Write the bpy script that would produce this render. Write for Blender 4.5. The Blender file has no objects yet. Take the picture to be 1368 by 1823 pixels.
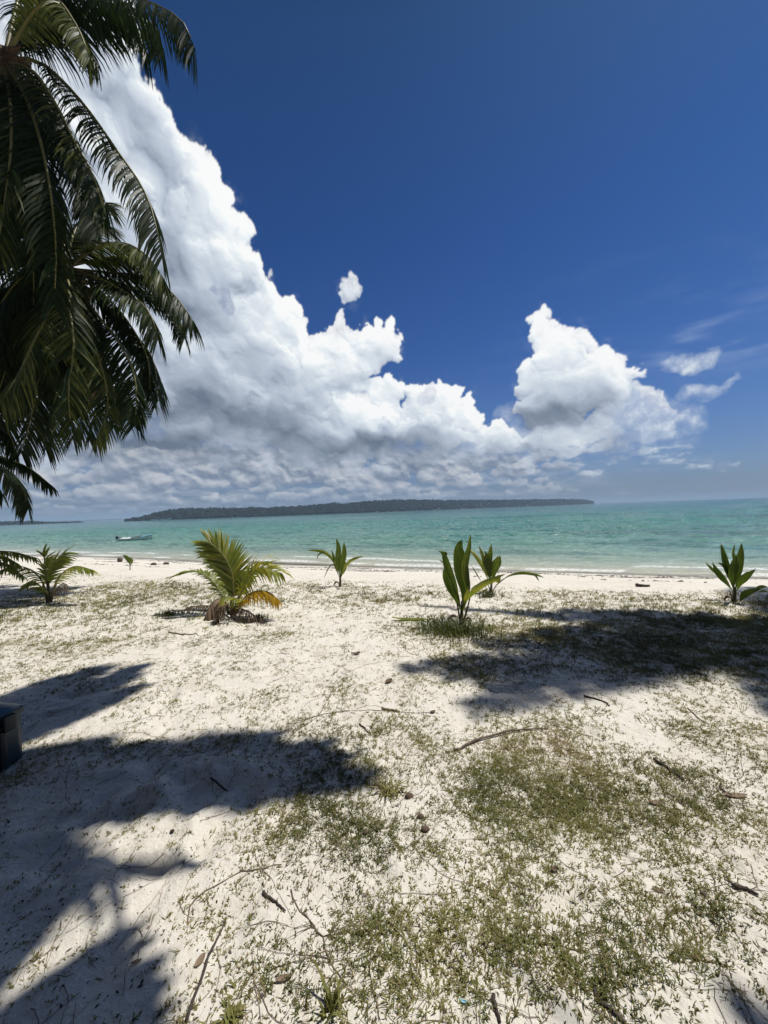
import bpy, bmesh, math, random
import numpy as np
from math import radians, sin, cos, pi
from mathutils import Vector, Matrix

sc = bpy.context.scene
# ------------------------------------------------------------------ camera
ROLL = radians(1.95)
PITCH = radians(-0.27)
FPX = 687.0            # focal length in photograph pixels (1368 x 1823)
CAMZ = 1.6
cam = bpy.data.cameras.new('camera')
co = bpy.data.objects.new('camera', cam)
sc.collection.objects.link(co)
cam.sensor_fit = 'VERTICAL'; cam.sensor_height = 24; cam.lens = 24*FPX/1823
cam.clip_start = 0.05; cam.clip_end = 80000
co.location = (0, 0, CAMZ)
CAMR = Matrix.Rotation(radians(90)+PITCH, 3, 'X') @ Matrix.Rotation(-ROLL, 3, 'Z')
co.rotation_euler = CAMR.to_euler()
sc.camera = co
sc.view_settings.view_transform = 'Standard'
sc.view_settings.look = 'None'
sc.view_settings.exposure = 0.0
sc.view_settings.gamma = 1.0
sc.cycles.max_bounces = 8
sc.cycles.transparent_max_bounces = 16

SUN_EL = radians(66)
SUN_AZ = radians(74)     # compass bearing from +Y (view direction) towards +X
SUN_DIR = Vector((sin(SUN_AZ)*cos(SUN_EL), cos(SUN_AZ)*cos(SUN_EL), sin(SUN_EL)))

def ray(px, py):
    d = CAMR @ Vector(((px-684.0)/FPX, (911.5-py)/FPX, -1.0))
    return d/d.y
def P(px, py, depth):
    return Vector((0, 0, CAMZ)) + ray(px, py)*depth
def azel(px, py):
    d = ray(px, py)
    return math.atan2(d.x, 1.0), math.atan2(d.z, math.hypot(d.x, 1.0))

# ------------------------------------------------------------------ node helper
class X:
    """a socket in a node tree that understands arithmetic"""
    def __init__(s, t, k): s.t, s.k = t, k
    def _m(s, op, *a, clamp=False):
        n = s.t.nodes.new('ShaderNodeMath'); n.operation = op; n.use_clamp = clamp
        for i, v in enumerate((s,)+a):
            if isinstance(v, X): s.t.links.new(v.k, n.inputs[i])
            else: n.inputs[i].default_value = v
        return X(s.t, n.outputs[0])
    def __add__(s, o): return s._m('ADD', o)
    __radd__ = __add__
    def __sub__(s, o): return s._m('SUBTRACT', o)
    def __rsub__(s, o): return s._m('MULTIPLY', -1.0)._m('ADD', o)
    def __mul__(s, o): return s._m('MULTIPLY', o)
    __rmul__ = __mul__
    def __truediv__(s, o): return s._m('DIVIDE', o)
    def min(s, o): return s._m('MINIMUM', o)
    def max(s, o): return s._m('MAXIMUM', o)
    def pow(s, o): return s._m('POWER', o)
    def abs(s): return s._m('ABSOLUTE')
    def exp(s): return s._m('EXPONENT')
    def step(s, a, b, smooth=True, lo=0.0, hi=1.0):
        n = s.t.nodes.new('ShaderNodeMapRange')
        n.interpolation_type = 'SMOOTHSTEP' if smooth else 'LINEAR'
        n.clamp = True
        s.t.links.new(s.k, n.inputs['Value'])
        for nm, v in (('From Min', a), ('From Max', b), ('To Min', lo), ('To Max', hi)):
            if isinstance(v, X): s.t.links.new(v.k, n.inputs[nm])
            else: n.inputs[nm].default_value = v
        return X(s.t, n.outputs[0])
def comb(t, x, y, z):
    n = t.nodes.new('ShaderNodeCombineXYZ')
    for i, v in enumerate((x, y, z)):
        if isinstance(v, X): t.links.new(v.k, n.inputs[i])
        else: n.inputs[i].default_value = v
    return X(t, n.outputs[0])
def sep(t, v):
    n = t.nodes.new('ShaderNodeSeparateXYZ'); t.links.new(v.k, n.inputs[0])
    return [X(t, o) for o in n.outputs]
def noise(t, v, scale, detail=4, rough=0.5, dist=0.0, dim='3D', lac=2.0, col=False):
    n = t.nodes.new('ShaderNodeTexNoise'); n.noise_dimensions = dim
    t.links.new(v.k, n.inputs['Vector'])
    n.inputs['Scale'].default_value = scale; n.inputs['Detail'].default_value = detail
    n.inputs['Roughness'].default_value = rough; n.inputs['Distortion'].default_value = dist
    n.inputs['Lacunarity'].default_value = lac
    return X(t, n.outputs['Color' if col else 'Fac'])
def voro(t, v, scale, detail=0, rough=0.5, dim='3D', feature='F1', lac=2.0, out='Distance'):
    n = t.nodes.new('ShaderNodeTexVoronoi'); n.voronoi_dimensions = dim; n.feature = feature
    t.links.new(v.k, n.inputs['Vector'])
    n.inputs['Scale'].default_value = scale
    if 'Detail' in n.inputs: n.inputs['Detail'].default_value = detail
    if 'Roughness' in n.inputs: n.inputs['Roughness'].default_value = rough
    if 'Lacunarity' in n.inputs: n.inputs['Lacunarity'].default_value = lac
    if 'Smoothness' in n.inputs: n.inputs['Smoothness'].default_value = 0.6
    return X(t, n.outputs[out])
def ramp(t, f, stops, interp='LINEAR'):
    n = t.nodes.new('ShaderNodeValToRGB'); cr = n.color_ramp; cr.interpolation = interp
    while len(cr.elements) < len(stops): cr.elements.new(0.5)
    for e, (p, c) in zip(cr.elements, stops):
        e.position = p; e.color = (c[0], c[1], c[2], 1) if not isinstance(c, (int, float)) else (c, c, c, 1)
    t.links.new(f.k, n.inputs[0])
    return X(t, n.outputs[0])
def mix(t, f, a, b, mode='MIX'):
    n = t.nodes.new('ShaderNodeMix'); n.data_type = 'RGBA'; n.blend_type = mode
    for i, v in ((0, f), (6, a), (7, b)):
        if isinstance(v, X): t.links.new(v.k, n.inputs[i])
        elif i == 0: n.inputs[0].default_value = v
        else: n.inputs[i].default_value = (v[0], v[1], v[2], 1)
    return X(t, n.outputs[2])
def curve(t, f, pts):
    n = t.nodes.new('ShaderNodeFloatCurve'); c = n.mapping.curves[0]
    pts = sorted(pts)
    while len(c.points) < len(pts): c.points.new(0.5, 0.5)
    for p, (x, y) in zip(c.points, pts):
        p.location = (x, y); p.handle_type = 'VECTOR'
    n.mapping.use_clip = False
    n.mapping.update()
    t.links.new(f.k, n.inputs['Value'])
    return X(t, n.outputs[0])
def lin(r, g, b):
    f = lambda c: (c/255/12.92) if c <= 10 else ((c/255+0.055)/1.055)**2.4
    return (f(r), f(g), f(b))

# ------------------------------------------------------------------ world: Nishita sky
w = bpy.data.worlds.new("World"); sc.world = w; w.use_nodes = True
T = w.node_tree; bg = T.nodes['Background']
sky = T.nodes.new('ShaderNodeTexSky'); sky.sky_type = 'NISHITA'; sky.sun_disc = False
sky.sun_elevation = SUN_EL; sky.sun_rotation = SUN_AZ
sky.air_density = 1.0; sky.dust_density = 1.0; sky.ozone_density = 3.0
bg.inputs[1].default_value = 0.1
D = X(T, T.nodes.new('ShaderNodeTexCoord').outputs['Generated'])
el_ = sep(T, D)[2].min(1.0).max(-1.0)._m('ARCSINE')
# sky colour: deep blue, paler to the horizon; dimmed above view to darken shade
tint = ramp(T, el_.step(0.0, 1.2, smooth=False), [
    (0.00, (0.38, 0.47, 0.74)), (0.07, (0.38, 0.49, 0.74)), (0.17, (0.32, 0.475, 0.75)), (0.30, (0.21, 0.395, 0.72)),
    (0.50, (0.15, 0.335, 0.64)), (0.75, (0.135, 0.29, 0.49)), (0.80, (0.13, 0.24, 0.38)), (0.88, (0.11, 0.13, 0.16)), (1.0, (0.12, 0.12, 0.13))])
clear = mix(T, 1.0, X(T, sky.outputs[0]), tint, 'MULTIPLY')
# unseen broken cloud added behind the camera to make the shade less blue
dx_, dy_, dz_ = sep(T, D)
cl = noise(T, D, 2.6, 4, 0.55).step(0.36, 0.56)*(dy_*-1.0).step(0.15, 0.55)
cl = cl*dz_.step(0.0, 0.12)
clear = mix(T, cl*0.9, clear, (1.3, 1.3, 1.33))
T.links.new(clear.k, bg.inputs[0])

sun = bpy.data.lights.new('sun', 'SUN'); sun.energy = 4.8; sun.angle = radians(0.53); sun.color = (1.0, 0.965, 0.905)
so = bpy.data.objects.new('sun', sun); sc.collection.objects.link(so)
so.rotation_euler = SUN_DIR.to_track_quat('Z', 'Y').to_euler()
so.location = SUN_DIR*60
# ------------------------------------------------------------------ numpy noise
class Noise2:
    def __init__(s, seed, n=256):
        r = np.random.RandomState(seed); s.n = n
        a = r.rand(n, n)*2*pi; s.gx = np.cos(a).astype(np.float32); s.gy = np.sin(a).astype(np.float32)
    def __call__(s, x, y):
        n = s.n; xi = np.floor(x); yi = np.floor(y); fx = x-xi; fy = y-yi
        xi = xi.astype(np.int64) % n; yi = yi.astype(np.int64) % n; x1 = (xi+1) % n; y1 = (yi+1) % n
        u = fx*fx*fx*(fx*(fx*6-15)+10); v = fy*fy*fy*(fy*(fy*6-15)+10)
        g = lambda a, b, p, q: s.gx[a, b]*p+s.gy[a, b]*q
        n0 = g(xi, yi, fx, fy)*(1-u)+g(x1, yi, fx-1, fy)*u
        n1 = g(xi, y1, fx, fy-1)*(1-u)+g(x1, y1, fx-1, fy-1)*u
        return (n0*(1-v)+n1*v)*1.5
def fbm(nz, x, y, octv=5, rough=0.5, lac=2.03, billow=False):
    t = 0.0; a = 1.0; tot = 0.0
    for k in range(octv):
        v = nz(x+17.3*k, y-9.1*k)
        if billow: v = np.abs(v)*2-0.5
        t = t+a*v; tot += a; a *= rough; x = x*lac; y = y*lac
    return t/tot
def sstep(a, b, x):
    t = np.clip((x-a)/(b-a), 0, 1); return t*t*(3-2*t)
def gblur(a, s):
    h, w_ = a.shape; p = int(3*s)+2
    b = np.pad(a, p, mode='edge')
    fy = np.fft.fftfreq(b.shape[0])[:, None]; fx = np.fft.rfftfreq(b.shape[1])[None, :]
    g = np.exp(-2*(pi*s)**2*(fx*fx+fy*fy))
    return np.fft.irfft2(np.fft.rfft2(b)*g, s=b.shape)[p:p+h, p:p+w_]

# ------------------------------------------------------------------ clouds: a relief of puffs on a far shell
def cloud_field():
    rs = np.random.RandomState(11)
    N1, N2, N3 = Noise2(1), Noise2(2), Noise2(3)
    st = radians(0.08)
    az = np.arange(radians(-58), radians(52), st); el = np.arange(radians(-0.6), radians(56), st)
    A, E = np.meshgrid(az, el); A = A.astype(np.float32); E = E.astype(np.float32)
    wa = fbm(N1, A*15, E*15, 6, 0.50); wb = fbm(N2, A*15, E*15, 6, 0.50)
    wk = np.clip(E/0.2, 0.12, 1); AW = A+wa*0.040*np.clip(E/0.2, .35, 1); EW = E+wb*0.040*wk
    Z = np.zeros_like(A)
    def splat(a0, e0, z0, r, sq=1.0):
        i0 = max(0, int((a0-r-0.05-az[0])/st)); i1 = min(len(az), int((a0+r+0.05-az[0])/st)+1)
        j0 = max(0, int((e0-r-0.05-el[0])/st)); j1 = min(len(el), int((e0+r+0.05-el[0])/st)+1)
        if i0 >= i1 or j0 >= j1: return
        q = r*r-(AW[j0:j1, i0:i1]-a0)**2-((EW[j0:j1, i0:i1]-e0)*sq)**2
        z = np.where(q > 0, z0+np.sqrt(np.maximum(q, 0)), 0)
        np.maximum(Z[j0:j1, i0:i1], z, out=Z[j0:j1, i0:i1])
    def puffs(a0, e0, r, z0, depth, sq=1.0):
        splat(a0, e0, z0, r, sq)
        if depth == 0 or r < 0.0035: return
        for k in range(7 if depth > 1 else 6):
            t = rs.rand()*2*pi; d = r*(0.45+0.5*rs.rand()); rr = r*(0.30+0.22*rs.rand())
            if sin(t) < -0.4 and rs.rand() < 0.6: continue
            zz = z0+math.sqrt(max(r*r-d*d, 0))*0.8
            puffs(a0+cos(t)*d, e0+sin(t)*d/sq, rr, zz, depth-1, sq)
    # bank boundary
    pts = [(180,-200),(214,-60),(228,20),(236,60),(244,130),(272,180),(298,225),(345,262),(372,292),(384,340),(420,378),
     (438,420),(455,455),(458,492),(500,520),(528,545),(541,600),(572,606),(584,584),(628,578),(655,600),(652,640),(658,676),(700,684),
     (716,740),(738,694),(772,688),(800,712),(842,726),(862,756),(885,764),(915,782),(945,792),(1010,790),(1060,806)]
    B = np.array([azel(*p) for p in pts])
    seg = np.sqrt((np.diff(B, axis=0)**2).sum(1)); cum = np.concatenate([[0], np.cumsum(seg)])
    s = 0.0
    while s < cum[-1]:
        f = s/cum[-1]
        a0 = np.interp(s, cum, B[:, 0]); e0 = np.interp(s, cum, B[:, 1])
        r = (0.028+0.040*rs.rand()**1.5)*(1.0-0.45*f)
        i = min(max(np.searchsorted(cum, s)-1, 0), len(seg)-1)
        t = B[i+1]-B[i]; t /= np.hypot(*t); nrm = np.array([t[1], -t[0]])   # to the inside (down-left)
        if nrm[1] > 0: nrm = -nrm
        c = np.array([a0, e0])+nrm*r*0.80
        puffs(c[0], c[1], r, 0.002, 2)
        s += r*0.75
    # fill the inside
    topf = lambda a: np.interp(a, B[:, 0], B[:, 1], left=1.2)
    for k in range(260):
        a0 = radians(-58)+rs.rand()*radians(86)
        r = 0.035+0.065*rs.rand()
        t0 = topf(a0)
        if t0 < 0.10: continue
        lim = min(t0, topf(a0+r))-r*1.05
        if lim < 0.10+r: continue
        e0 = 0.10+r*0.6+rs.rand()*(min(lim, 1.0)-0.10-r*0.6)
        inside = min(topf(a0+0.1)-e0, t0-e0)
        puffs(a0, e0, r*0.8, 0.01+0.03*rs.rand(), 2, 1.1)
    def px(x, y, r, d=2, z0=0.0, sq=1.0):
        a_, e_ = azel(x, y); puffs(a_, e_, r/FPX, z0, d, sq)
    for q in [(1000,790,34),(1040,800,30),(1060,780,30),(1150,790,20),(960,790,30),(1010,760,30),(1185,770,14),(1210,800,9),(957,566,13),(972,562,15),(962,585,20),(966,610,26),(985,640,32),(1010,612,18),(1036,612,18),(1003,650,34),(1065,655,28),(945,680,28),(1005,700,42),(1055,690,36),
              (1090,690,24),(1120,665,16),(1110,640,13),(1118,705,14),(970,725,34),(1145,735,26),(1165,745,16),(1130,770,22),(1105,750,26),(1120,790,20),
              (633,496,9),(626,508,12),(614,524,13),(604,536,10),(652,640,10),(480,488,6),
              (1160,812,12),(1185,815,9),(1228,795,5),(1232,802,5),(1256,827,8),(1290,828,8),(1312,828,5),
              (780,720,34),(830,750,30),(760,745,30),(900,790,24),(860,785,30),(940,810,22)]:
        px(*q)
    # behind the puffs the bank is solid
    TB = np.interp(AW, B[:, 0], B[:, 1], left=1.3); TB = np.where(AW < B[0, 0], 1.3, TB)
    body = np.clip((np.minimum(TB-EW, np.interp(AW+0.05, B[:, 0], B[:, 1], left=1.3)-EW+0.02))/0.12, 0, 1)*sstep(0.09, 0.13, EW)
    Z = np.maximum(Z, np.where((AW < azel(930, 0)[0]), body*0.035*(1+fbm(N1, A*9, E*9, 4, .5)), 0))
    # low fair-weather rows, smaller towards the horizon
    Zb = Z; Z = np.zeros_like(A)
    lt = [(-60, 740), (200,760),(450,785),(700,795),(900,800),(1060,806),(1180,822),(1270,850),(1368,872)]
    LB = np.array([azel(*p) for p in lt])
    for k in range(380):
        e0 = 0.008+0.19*rs.rand()**1.5; a0 = radians(-50)+rs.rand()*radians(92)
        if e0 > np.interp(a0, LB[:, 0], LB[:, 1])-0.01: continue
        if a0 > radians(12) and rs.rand() < (a0-radians(12))/radians(26): continue
        r = (0.004+0.20*e0*(0.3+2.1*rs.rand()**2.2))
        n_ = rs.randint(2, 6)
        for q in range(n_):
            r2 = r*(0.45+0.6*rs.rand())
            puffs(a0+(q-n_/2)*r*0.8, e0+r2*0.25, r2, 0.0, 2 if r > 0.016 else 1, 1.35)
    ZL, Z = Z, Zb
    Zs = Z+(fbm(N3, A*60, E*60, 4, 0.6))*0.004*(Z > 0)
    frag = fbm(N1, A*34+5, E*34, 5, 0.6)
    al = 1-np.exp(-np.maximum(Zs, 0)*140*(1+1.2*np.clip(frag, -0.7, 1)))
    al = gblur(al, 0.9); al = np.where(Z > 0, al, al*0.9)
    # faint veils beyond the rim
    veil = gblur((Z > 0).astype(float), 9)
    al = np.maximum(al, np.clip(veil*sstep(0.12, 0.7, fbm(N2, A*22, E*22, 6, 0.55)+0.05), 0, 1)*0.55)
    soft = np.zeros_like(A)
    def sb(x, y, rx, ry, k, rot=0.0):
        a_, e_ = azel(x, y); u = (AW-a_)*FPX; v = (EW-e_)*FPX; c_, s_ = cos(rot), sin(rot)
        return np.clip(1-((u*c_+v*s_)/rx)**2-((v*c_-u*s_)/ry)**2, 0, 1)*k
    soft = np.maximum.reduce([sb(1222,642,36,18,1.0), sb(1232,655,20,12,.9), sb(1247,700,26,13,.8), sb(1278,690,26,7,.5,.5), sb(1165,755,60,40,.9), sb(1130,800,80,30,.8), sb(960,770,70,36,.9), sb(1200,820,60,16,.6),
                              sb(925,735,50,22,.5,.2), sb(1060,770,60,30,.9)])
    al = al*(1-0.3*np.clip(sb(614,530,50,60,2.0), 0, 1)*(1-np.clip(frag+.5, 0, 1)))
    al = np.maximum(al, np.clip(soft*0.9*(0.85+frag*1.2), 0, .85))
    for (x, y, rx, ry, k) in [(398,530,9,14,.45),(300,812,46,10,.6),(408,800,40,12,.6),(250,760,30,10,.35),(585,812,30,8,.5),(730,800,26,10,.5),(470,812,36,8,.6),(350,838,50,7,.6),(640,838,50,7,.5),(900,826,40,7,.5),(220,830,40,8,.6),(760,705,8,10,.3),(690,760,10,8,.25),(820,800,30,8,.4),(170,800,40,14,.5)]:
        al = al*(1-k*np.clip(sb(x, y, rx*1.5, ry*1.5, 2.0), 0, 1)*np.clip(.75+frag, 0, 1))
    rr_ = np.clip(sb(1175,745,70,70,1.6), 0, 1)+np.clip(sb(1130,810,90,30,1.2), 0, .7); al = al*(1-0.55*np.clip(rr_, 0, 1)*np.clip(0.9-frag*1.3, 0.2, 1))
    # ---- light and shade of the puffs, painted into their colour
    zz = gblur(Zs+gblur(frag, 1)*0.010, 0.8)
    gy, gx = np.gradient(zz, st)
    def nl(gx, gy, kk=0.8):
        L = np.array([0.32, 0.84, 0.44])
        return (-gx*kk*L[0]-gy*kk*L[1]+L[2])/np.sqrt(1+kk*kk*(gx*gx+gy*gy))
    z2 = gblur(Zs, 5); gy2, gx2 = np.gradient(z2, st)
    z3 = gblur(Zs, 18); gy3, gx3 = np.gradient(z3, st)
    lam = 0.28*nl(gx, gy, 0.42)+0.48*nl(gx2, gy2, 0.8)+0.78*nl(gx3, gy3+0.05, 1.4)
    occ = np.clip((Zs-gblur(Zs, 10))/0.02, -1, 1)
    val = 0.46+0.34*lam+0.05*occ
    val += fbm(N3, AW*7, EW*9, 3, .45)*0.20
    inner = gblur((Z > 0).astype(float), 45)
    val += 0.20*(1-sstep(0.5, 1.0, inner))
    def gs(x, y, rx, ry):
        a_, e_ = azel(x, y); return np.exp(-((AW-a_)*FPX/rx)**2-((EW-e_)*FPX/ry)**2)
    val -= gs(380,640,120,70)*.10+gs(540,690,60,30)*.08+gs(230,640,90,60)*.08+gs(820,790,60,14)*.22+gs(900,805,60,12)*.15+gs(1080,800,60,16)*.2+gs(440,740,120,24)*.52+gs(250,790,130,22)*.60+gs(660,792,95,18)*.54+gs(380,690,110,50)*.06+gs(985,735,56,26)*.34+gs(775,765,60,14)*.22 \
        + gs(310,330,70,170)*.10+gs(360,560,70,70)*.08+gs(520,790,60,20)*.16+gs(1030,740,50,20)*.2
    val += gs(610,620,60,60)*.12+gs(660,730,60,40)*.12+gs(310,620,60,30)*.10+gs(400,320,60,80)*.08+gs(960,570,30,40)*.08
    # ---- low broken layer
    lu = A*1.0; lv = np.log(np.maximum(E+0.035, 0.01))*2.2
    L0 = fbm(N2, (AW)*15, (lv)*2.6, 7, 0.58)
    ltop = np.interp(A, LB[:, 0], LB[:, 1])
    g = sstep(-0.01, 0.03, ltop-E)
    left = 1-sstep(radians(12), radians(38), A)
    ZL = ZL*(1+0.8*frag); zl = gblur(ZL, 0.8); gyl, gxl = np.gradient(zl, st); zl2 = gblur(ZL, 3); gyl2, gxl2 = np.gradient(zl2, st)
    lal = (1-np.exp(-np.maximum(ZL, 0)*260))*g*(0.45+0.5*left)
    lal = np.maximum(gblur(lal, 0.6), sstep(-0.35, 0.25, L0)*g*left*0.55)
    lval = 0.50+0.12*nl(gxl, gyl, 0.5)+0.24*nl(gxl2, gyl2, 1.0)+0.25*L0+0.3*fbm(N3, A*9, E*16, 3, .5)-gs(300,800,200,20)*.1
    L1 = L0-(lval-0.5)*0.5
    low = 1-sstep(0.09, 0.165, E+0.02*L0)                           # the bank dissolves into the low layer
    brk = sstep(-0.12, 0.22, L0+0.45*(1-low))
    al = al*(1-low*(1-brk)*0.9)
    val = val-low*0.10+(L0-L1)*0.9*low
    val = np.clip(val, 0, 1.04); lval = np.clip(lval, 0.05, 0.95)
    def pal(v, stops):
        xs = [q[0] for q in stops]; cs = np.array([lin(*q[1]) for q in stops])
        return np.stack([np.interp(v, xs, cs[:, i]) for i in range(3)], -1)
    c1 = pal(val, [(0, (104,117,136)), (.25, (134,146,163)), (.45, (164,175,191)), (.62, (190,200,215)), (.78, (214,223,232)), (.92, (236,243,247)), (1, (252,253,253))])
    c2 = pal(lval, [(0, (104,116,138)), (.3, (126,138,158)), (.5, (160,168,182)), (.7, (192,196,204)), (1, (226,226,228))])
    # haze towards the horizon
    hz = np.exp(-np.maximum(E, 0)/0.035)*0.70
    hcol = np.array(lin(122,146,176))
    c1 = c1*(1-hz[..., None])+hcol*hz[..., None]; c2 = c2*(1-hz[..., None])+hcol*hz[..., None]
    # cirrus
    ci = sstep(-0.1, 0.6, fbm(N3, A*4+E*3, E*22, 5, .55))*(np.exp(-((A-azel(1368,592)[0])*FPX/120)**2-((E-azel(1368,592)[1]-(A-azel(1368,592)[0])*-.1)*FPX/18)**2)*.9
        + np.exp(-((A-azel(1330,560)[0])*FPX/240)**2-((E-azel(1330,560)[1])*FPX/80)**2)*.22)
    ca = np.clip(ci*.75, 0, .5); cc = np.array(lin(176,198,226))
    # composite  low layer, cirrus, bank
    a = lal; col = c2*a[..., None]
    a_ = ca; col = col*(1-a_[..., None])+cc*a_[..., None]; a = a*(1-a_)+a_
    col = col*(1-al[..., None])+c1*al[..., None]; a = a*(1-al)+al
    # general haze band right at the sea
    hb = np.exp(-np.maximum(E, 0)/0.022)*0.6; 
    col = col*(1-hb[..., None])+hcol*hb[..., None]; a = a*(1-hb)+hb
    # clear of the shell's edges
    f = sstep(0, radians(3), A-az[0])*sstep(0, radians(3), az[-1]-A)*sstep(0, radians(3), el[-1]-E)
    return az, el, A, E, zz, col/np.maximum(a, 1e-4)[..., None], a*f
# ------------------------------------------------------------------ object helpers
def tag(o, label=None, cat=None, group=None, kind=None):
    if label: o['label'] = label
    if cat: o['category'] = cat
    if group: o['group'] = group
    if kind: o['kind'] = kind
    return o
def thing(name, label, cat, loc=(0, 0, 0), group=None):
    o = bpy.data.objects.new(name, None); sc.collection.objects.link(o)
    o.location = loc; o.empty_display_size = 0.1
    return tag(o, label, cat, group)
def mesh_obj(name, V, F, m, parent=None, smooth=True, tone=None, local=True):
    """V (n,3) world coordinates; F list or (k,4)/(k,3) array; moved into the parent's frame"""
    V = np.asarray(V, dtype=np.float32).reshape(-1, 3)
    off = np.array(parent_origin(parent), dtype=np.float32)
    me = bpy.data.meshes.new(name)
    V = V-off
    if isinstance(F, np.ndarray):
        k, c = F.shape
        me.vertices.add(len(V)); me.vertices.foreach_set('co', V.ravel())
        me.loops.add(k*c); me.loops.foreach_set('vertex_index', F.astype(np.int32).ravel())
        me.polygons.add(k); me.polygons.foreach_set('loop_start', np.arange(0, k*c, c, dtype=np.int32))
        me.update(calc_edges=True)
    else:
        me.from_pydata(V.tolist(), [], [list(f) for f in F]); me.update()
    if smooth: me.polygons.foreach_set('use_smooth', np.ones(len(me.polygons), dtype=bool))
    if tone is not None:
        at = me.attributes.new('tone', 'FLOAT', 'POINT'); at.data.foreach_set('value', np.asarray(tone, dtype=np.float32))
    me.materials.append(m)
    o = bpy.data.objects.new(name, me); sc.collection.objects.link(o)
    if parent is not None: o.parent = parent
    return o
def parent_origin(p):
    x = Vector((0, 0, 0))
    while p is not None:
        x = x+Vector(p.location); p = p.parent
    return x
class Geo:
    """collects vertices and faces"""
    def __init__(s): s.V = []; s.F = []; s.T = []
    def add(s, V, F, tone=0.5):
        o = len(s.V); s.V += [tuple(v) for v in V]; s.F += [tuple(i+o for i in f) for f in F]; s.T += [tone]*len(V)
    def grid(s, rows, closed=False, tone=0.5, caps=False, tones=None):
        n = len(rows[0]); V = [p for r in rows for p in r]; F = []
        for i in range(len(rows)-1):
            for j in range(n if closed else n-1):
                a = i*n+j; b = i*n+(j+1) % n; F.append((a, b, b+n, a+n))
        if caps:
            F.append(tuple(range(n-1, -1, -1))); F.append(tuple(range((len(rows)-1)*n, len(rows)*n)))
        s.add(V, F, tone)
        if tones is not None: s.T[-len(V):] = tones
    def tube(s, pts, rad, n=8, tone=0.5, caps=True):
        rows = []; pts = [Vector(p) for p in pts]; prev = None
        for i, p in enumerate(pts):
            t = (pts[min(i+1, len(pts)-1)]-pts[max(i-1, 0)]).normalized()
            u = prev if prev is not None else (Vector((0, 0, 1)) if abs(t.z) < 0.9 else Vector((1, 0, 0)))
            u = (u-t*u.dot(t)).normalized(); prev = u; v = t.cross(u)
            r = rad[i] if hasattr(rad, '__len__') else rad
            rows.append([p+u*(r*cos(2*pi*k/n))+v*(r*sin(2*pi*k/n)) for k in range(n)])
        s.grid(rows, True, tone, caps)
    def box(s, c, size, rz=0.0, tone=0.5, bev=0.0):
        bm = bmesh.new(); bmesh.ops.create_cube(bm, size=1.0)
        for v in bm.verts: v.co = Vector((v.co.x*size[0], v.co.y*size[1], v.co.z*size[2]))
        if bev: bmesh.ops.bevel(bm, geom=bm.edges[:], offset=bev, segments=2, affect='EDGES', profile=0.7)
        M = Matrix.Translation(Vector(c)) @ Matrix.Rotation(rz, 4, 'Z')
        bm.verts.index_update()
        s.add([M @ v.co for v in bm.verts], [[v.index for v in f.verts] for f in bm.faces], tone); bm.free()
    def obj(s, name, m, parent=None, smooth=True):
        return mesh_obj(name, s.V, s.F, m, parent, smooth, s.T)
def spline(pts, n):
    """Catmull-Rom through the points"""
    pts = [Vector(p) for p in pts]
    if len(pts) == 2: pts = [pts[0], (pts[0]+pts[1])/2, pts[1]]
    q = [pts[0]*2-pts[1]]+pts+[pts[-1]*2-pts[-2]]
    L = [(pts[i+1]-pts[i]).length for i in range(len(pts)-1)]; tot = sum(L); out = []
    for k in range(n):
        d = tot*k/(n-1); i = 0
        while i < len(L)-1 and d > L[i]: d -= L[i]; i += 1
        t = min(d/max(L[i], 1e-6), 1.0)
        a, b, c, e = q[i], q[i+1], q[i+2], q[i+3]
        out.append(0.5*((2*b)+(c-a)*t+(2*a-5*b+4*c-e)*t*t+(3*b-a-3*c+e)*t**3))
    return out

# ------------------------------------------------------------------ materials
def material(name):
    m = bpy.data.materials.new(name); m.use_nodes = True
    t = m.node_tree; b = t.nodes['Principled BSDF']
    return m, t, b
def attr(t, name):
    n = t.nodes.new('ShaderNodeAttribute'); n.attribute_name = name; return n
def objco(t):
    return X(t, t.nodes.new('ShaderNodeTexCoord').outputs['Object'])
def geopos(t):
    return X(t, t.nodes.new('ShaderNodeNewGeometry').outputs['Position'])
def bump(t, b, h, strength=0.5, dist=0.01):
    n = t.nodes.new('ShaderNodeBump'); n.inputs['Strength'].default_value = strength; n.inputs['Distance'].default_value = dist
    t.links.new(h.k, n.inputs['Height']); t.links.new(n.outputs[0], b.inputs['Normal']); return n
def simple(name, c1, c2=None, rough=0.6, scale=8.0, bstr=0.3, bdist=0.005, metallic=0.0, detail=5):
    m, t, b = material(name); c2 = c2 or tuple(x*0.7 for x in c1)
    o = objco(t); n = noise(t, o, scale, detail, 0.6)
    t.links.new(mix(t, n.step(0.3, 0.7), c1, c2).k, b.inputs['Base Color'])
    b.inputs['Roughness'].default_value = rough; b.inputs['Metallic'].default_value = metallic
    if bstr: bump(t, b, noise(t, o, scale*3, 6, 0.6), bstr, bdist)
    return m
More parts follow.
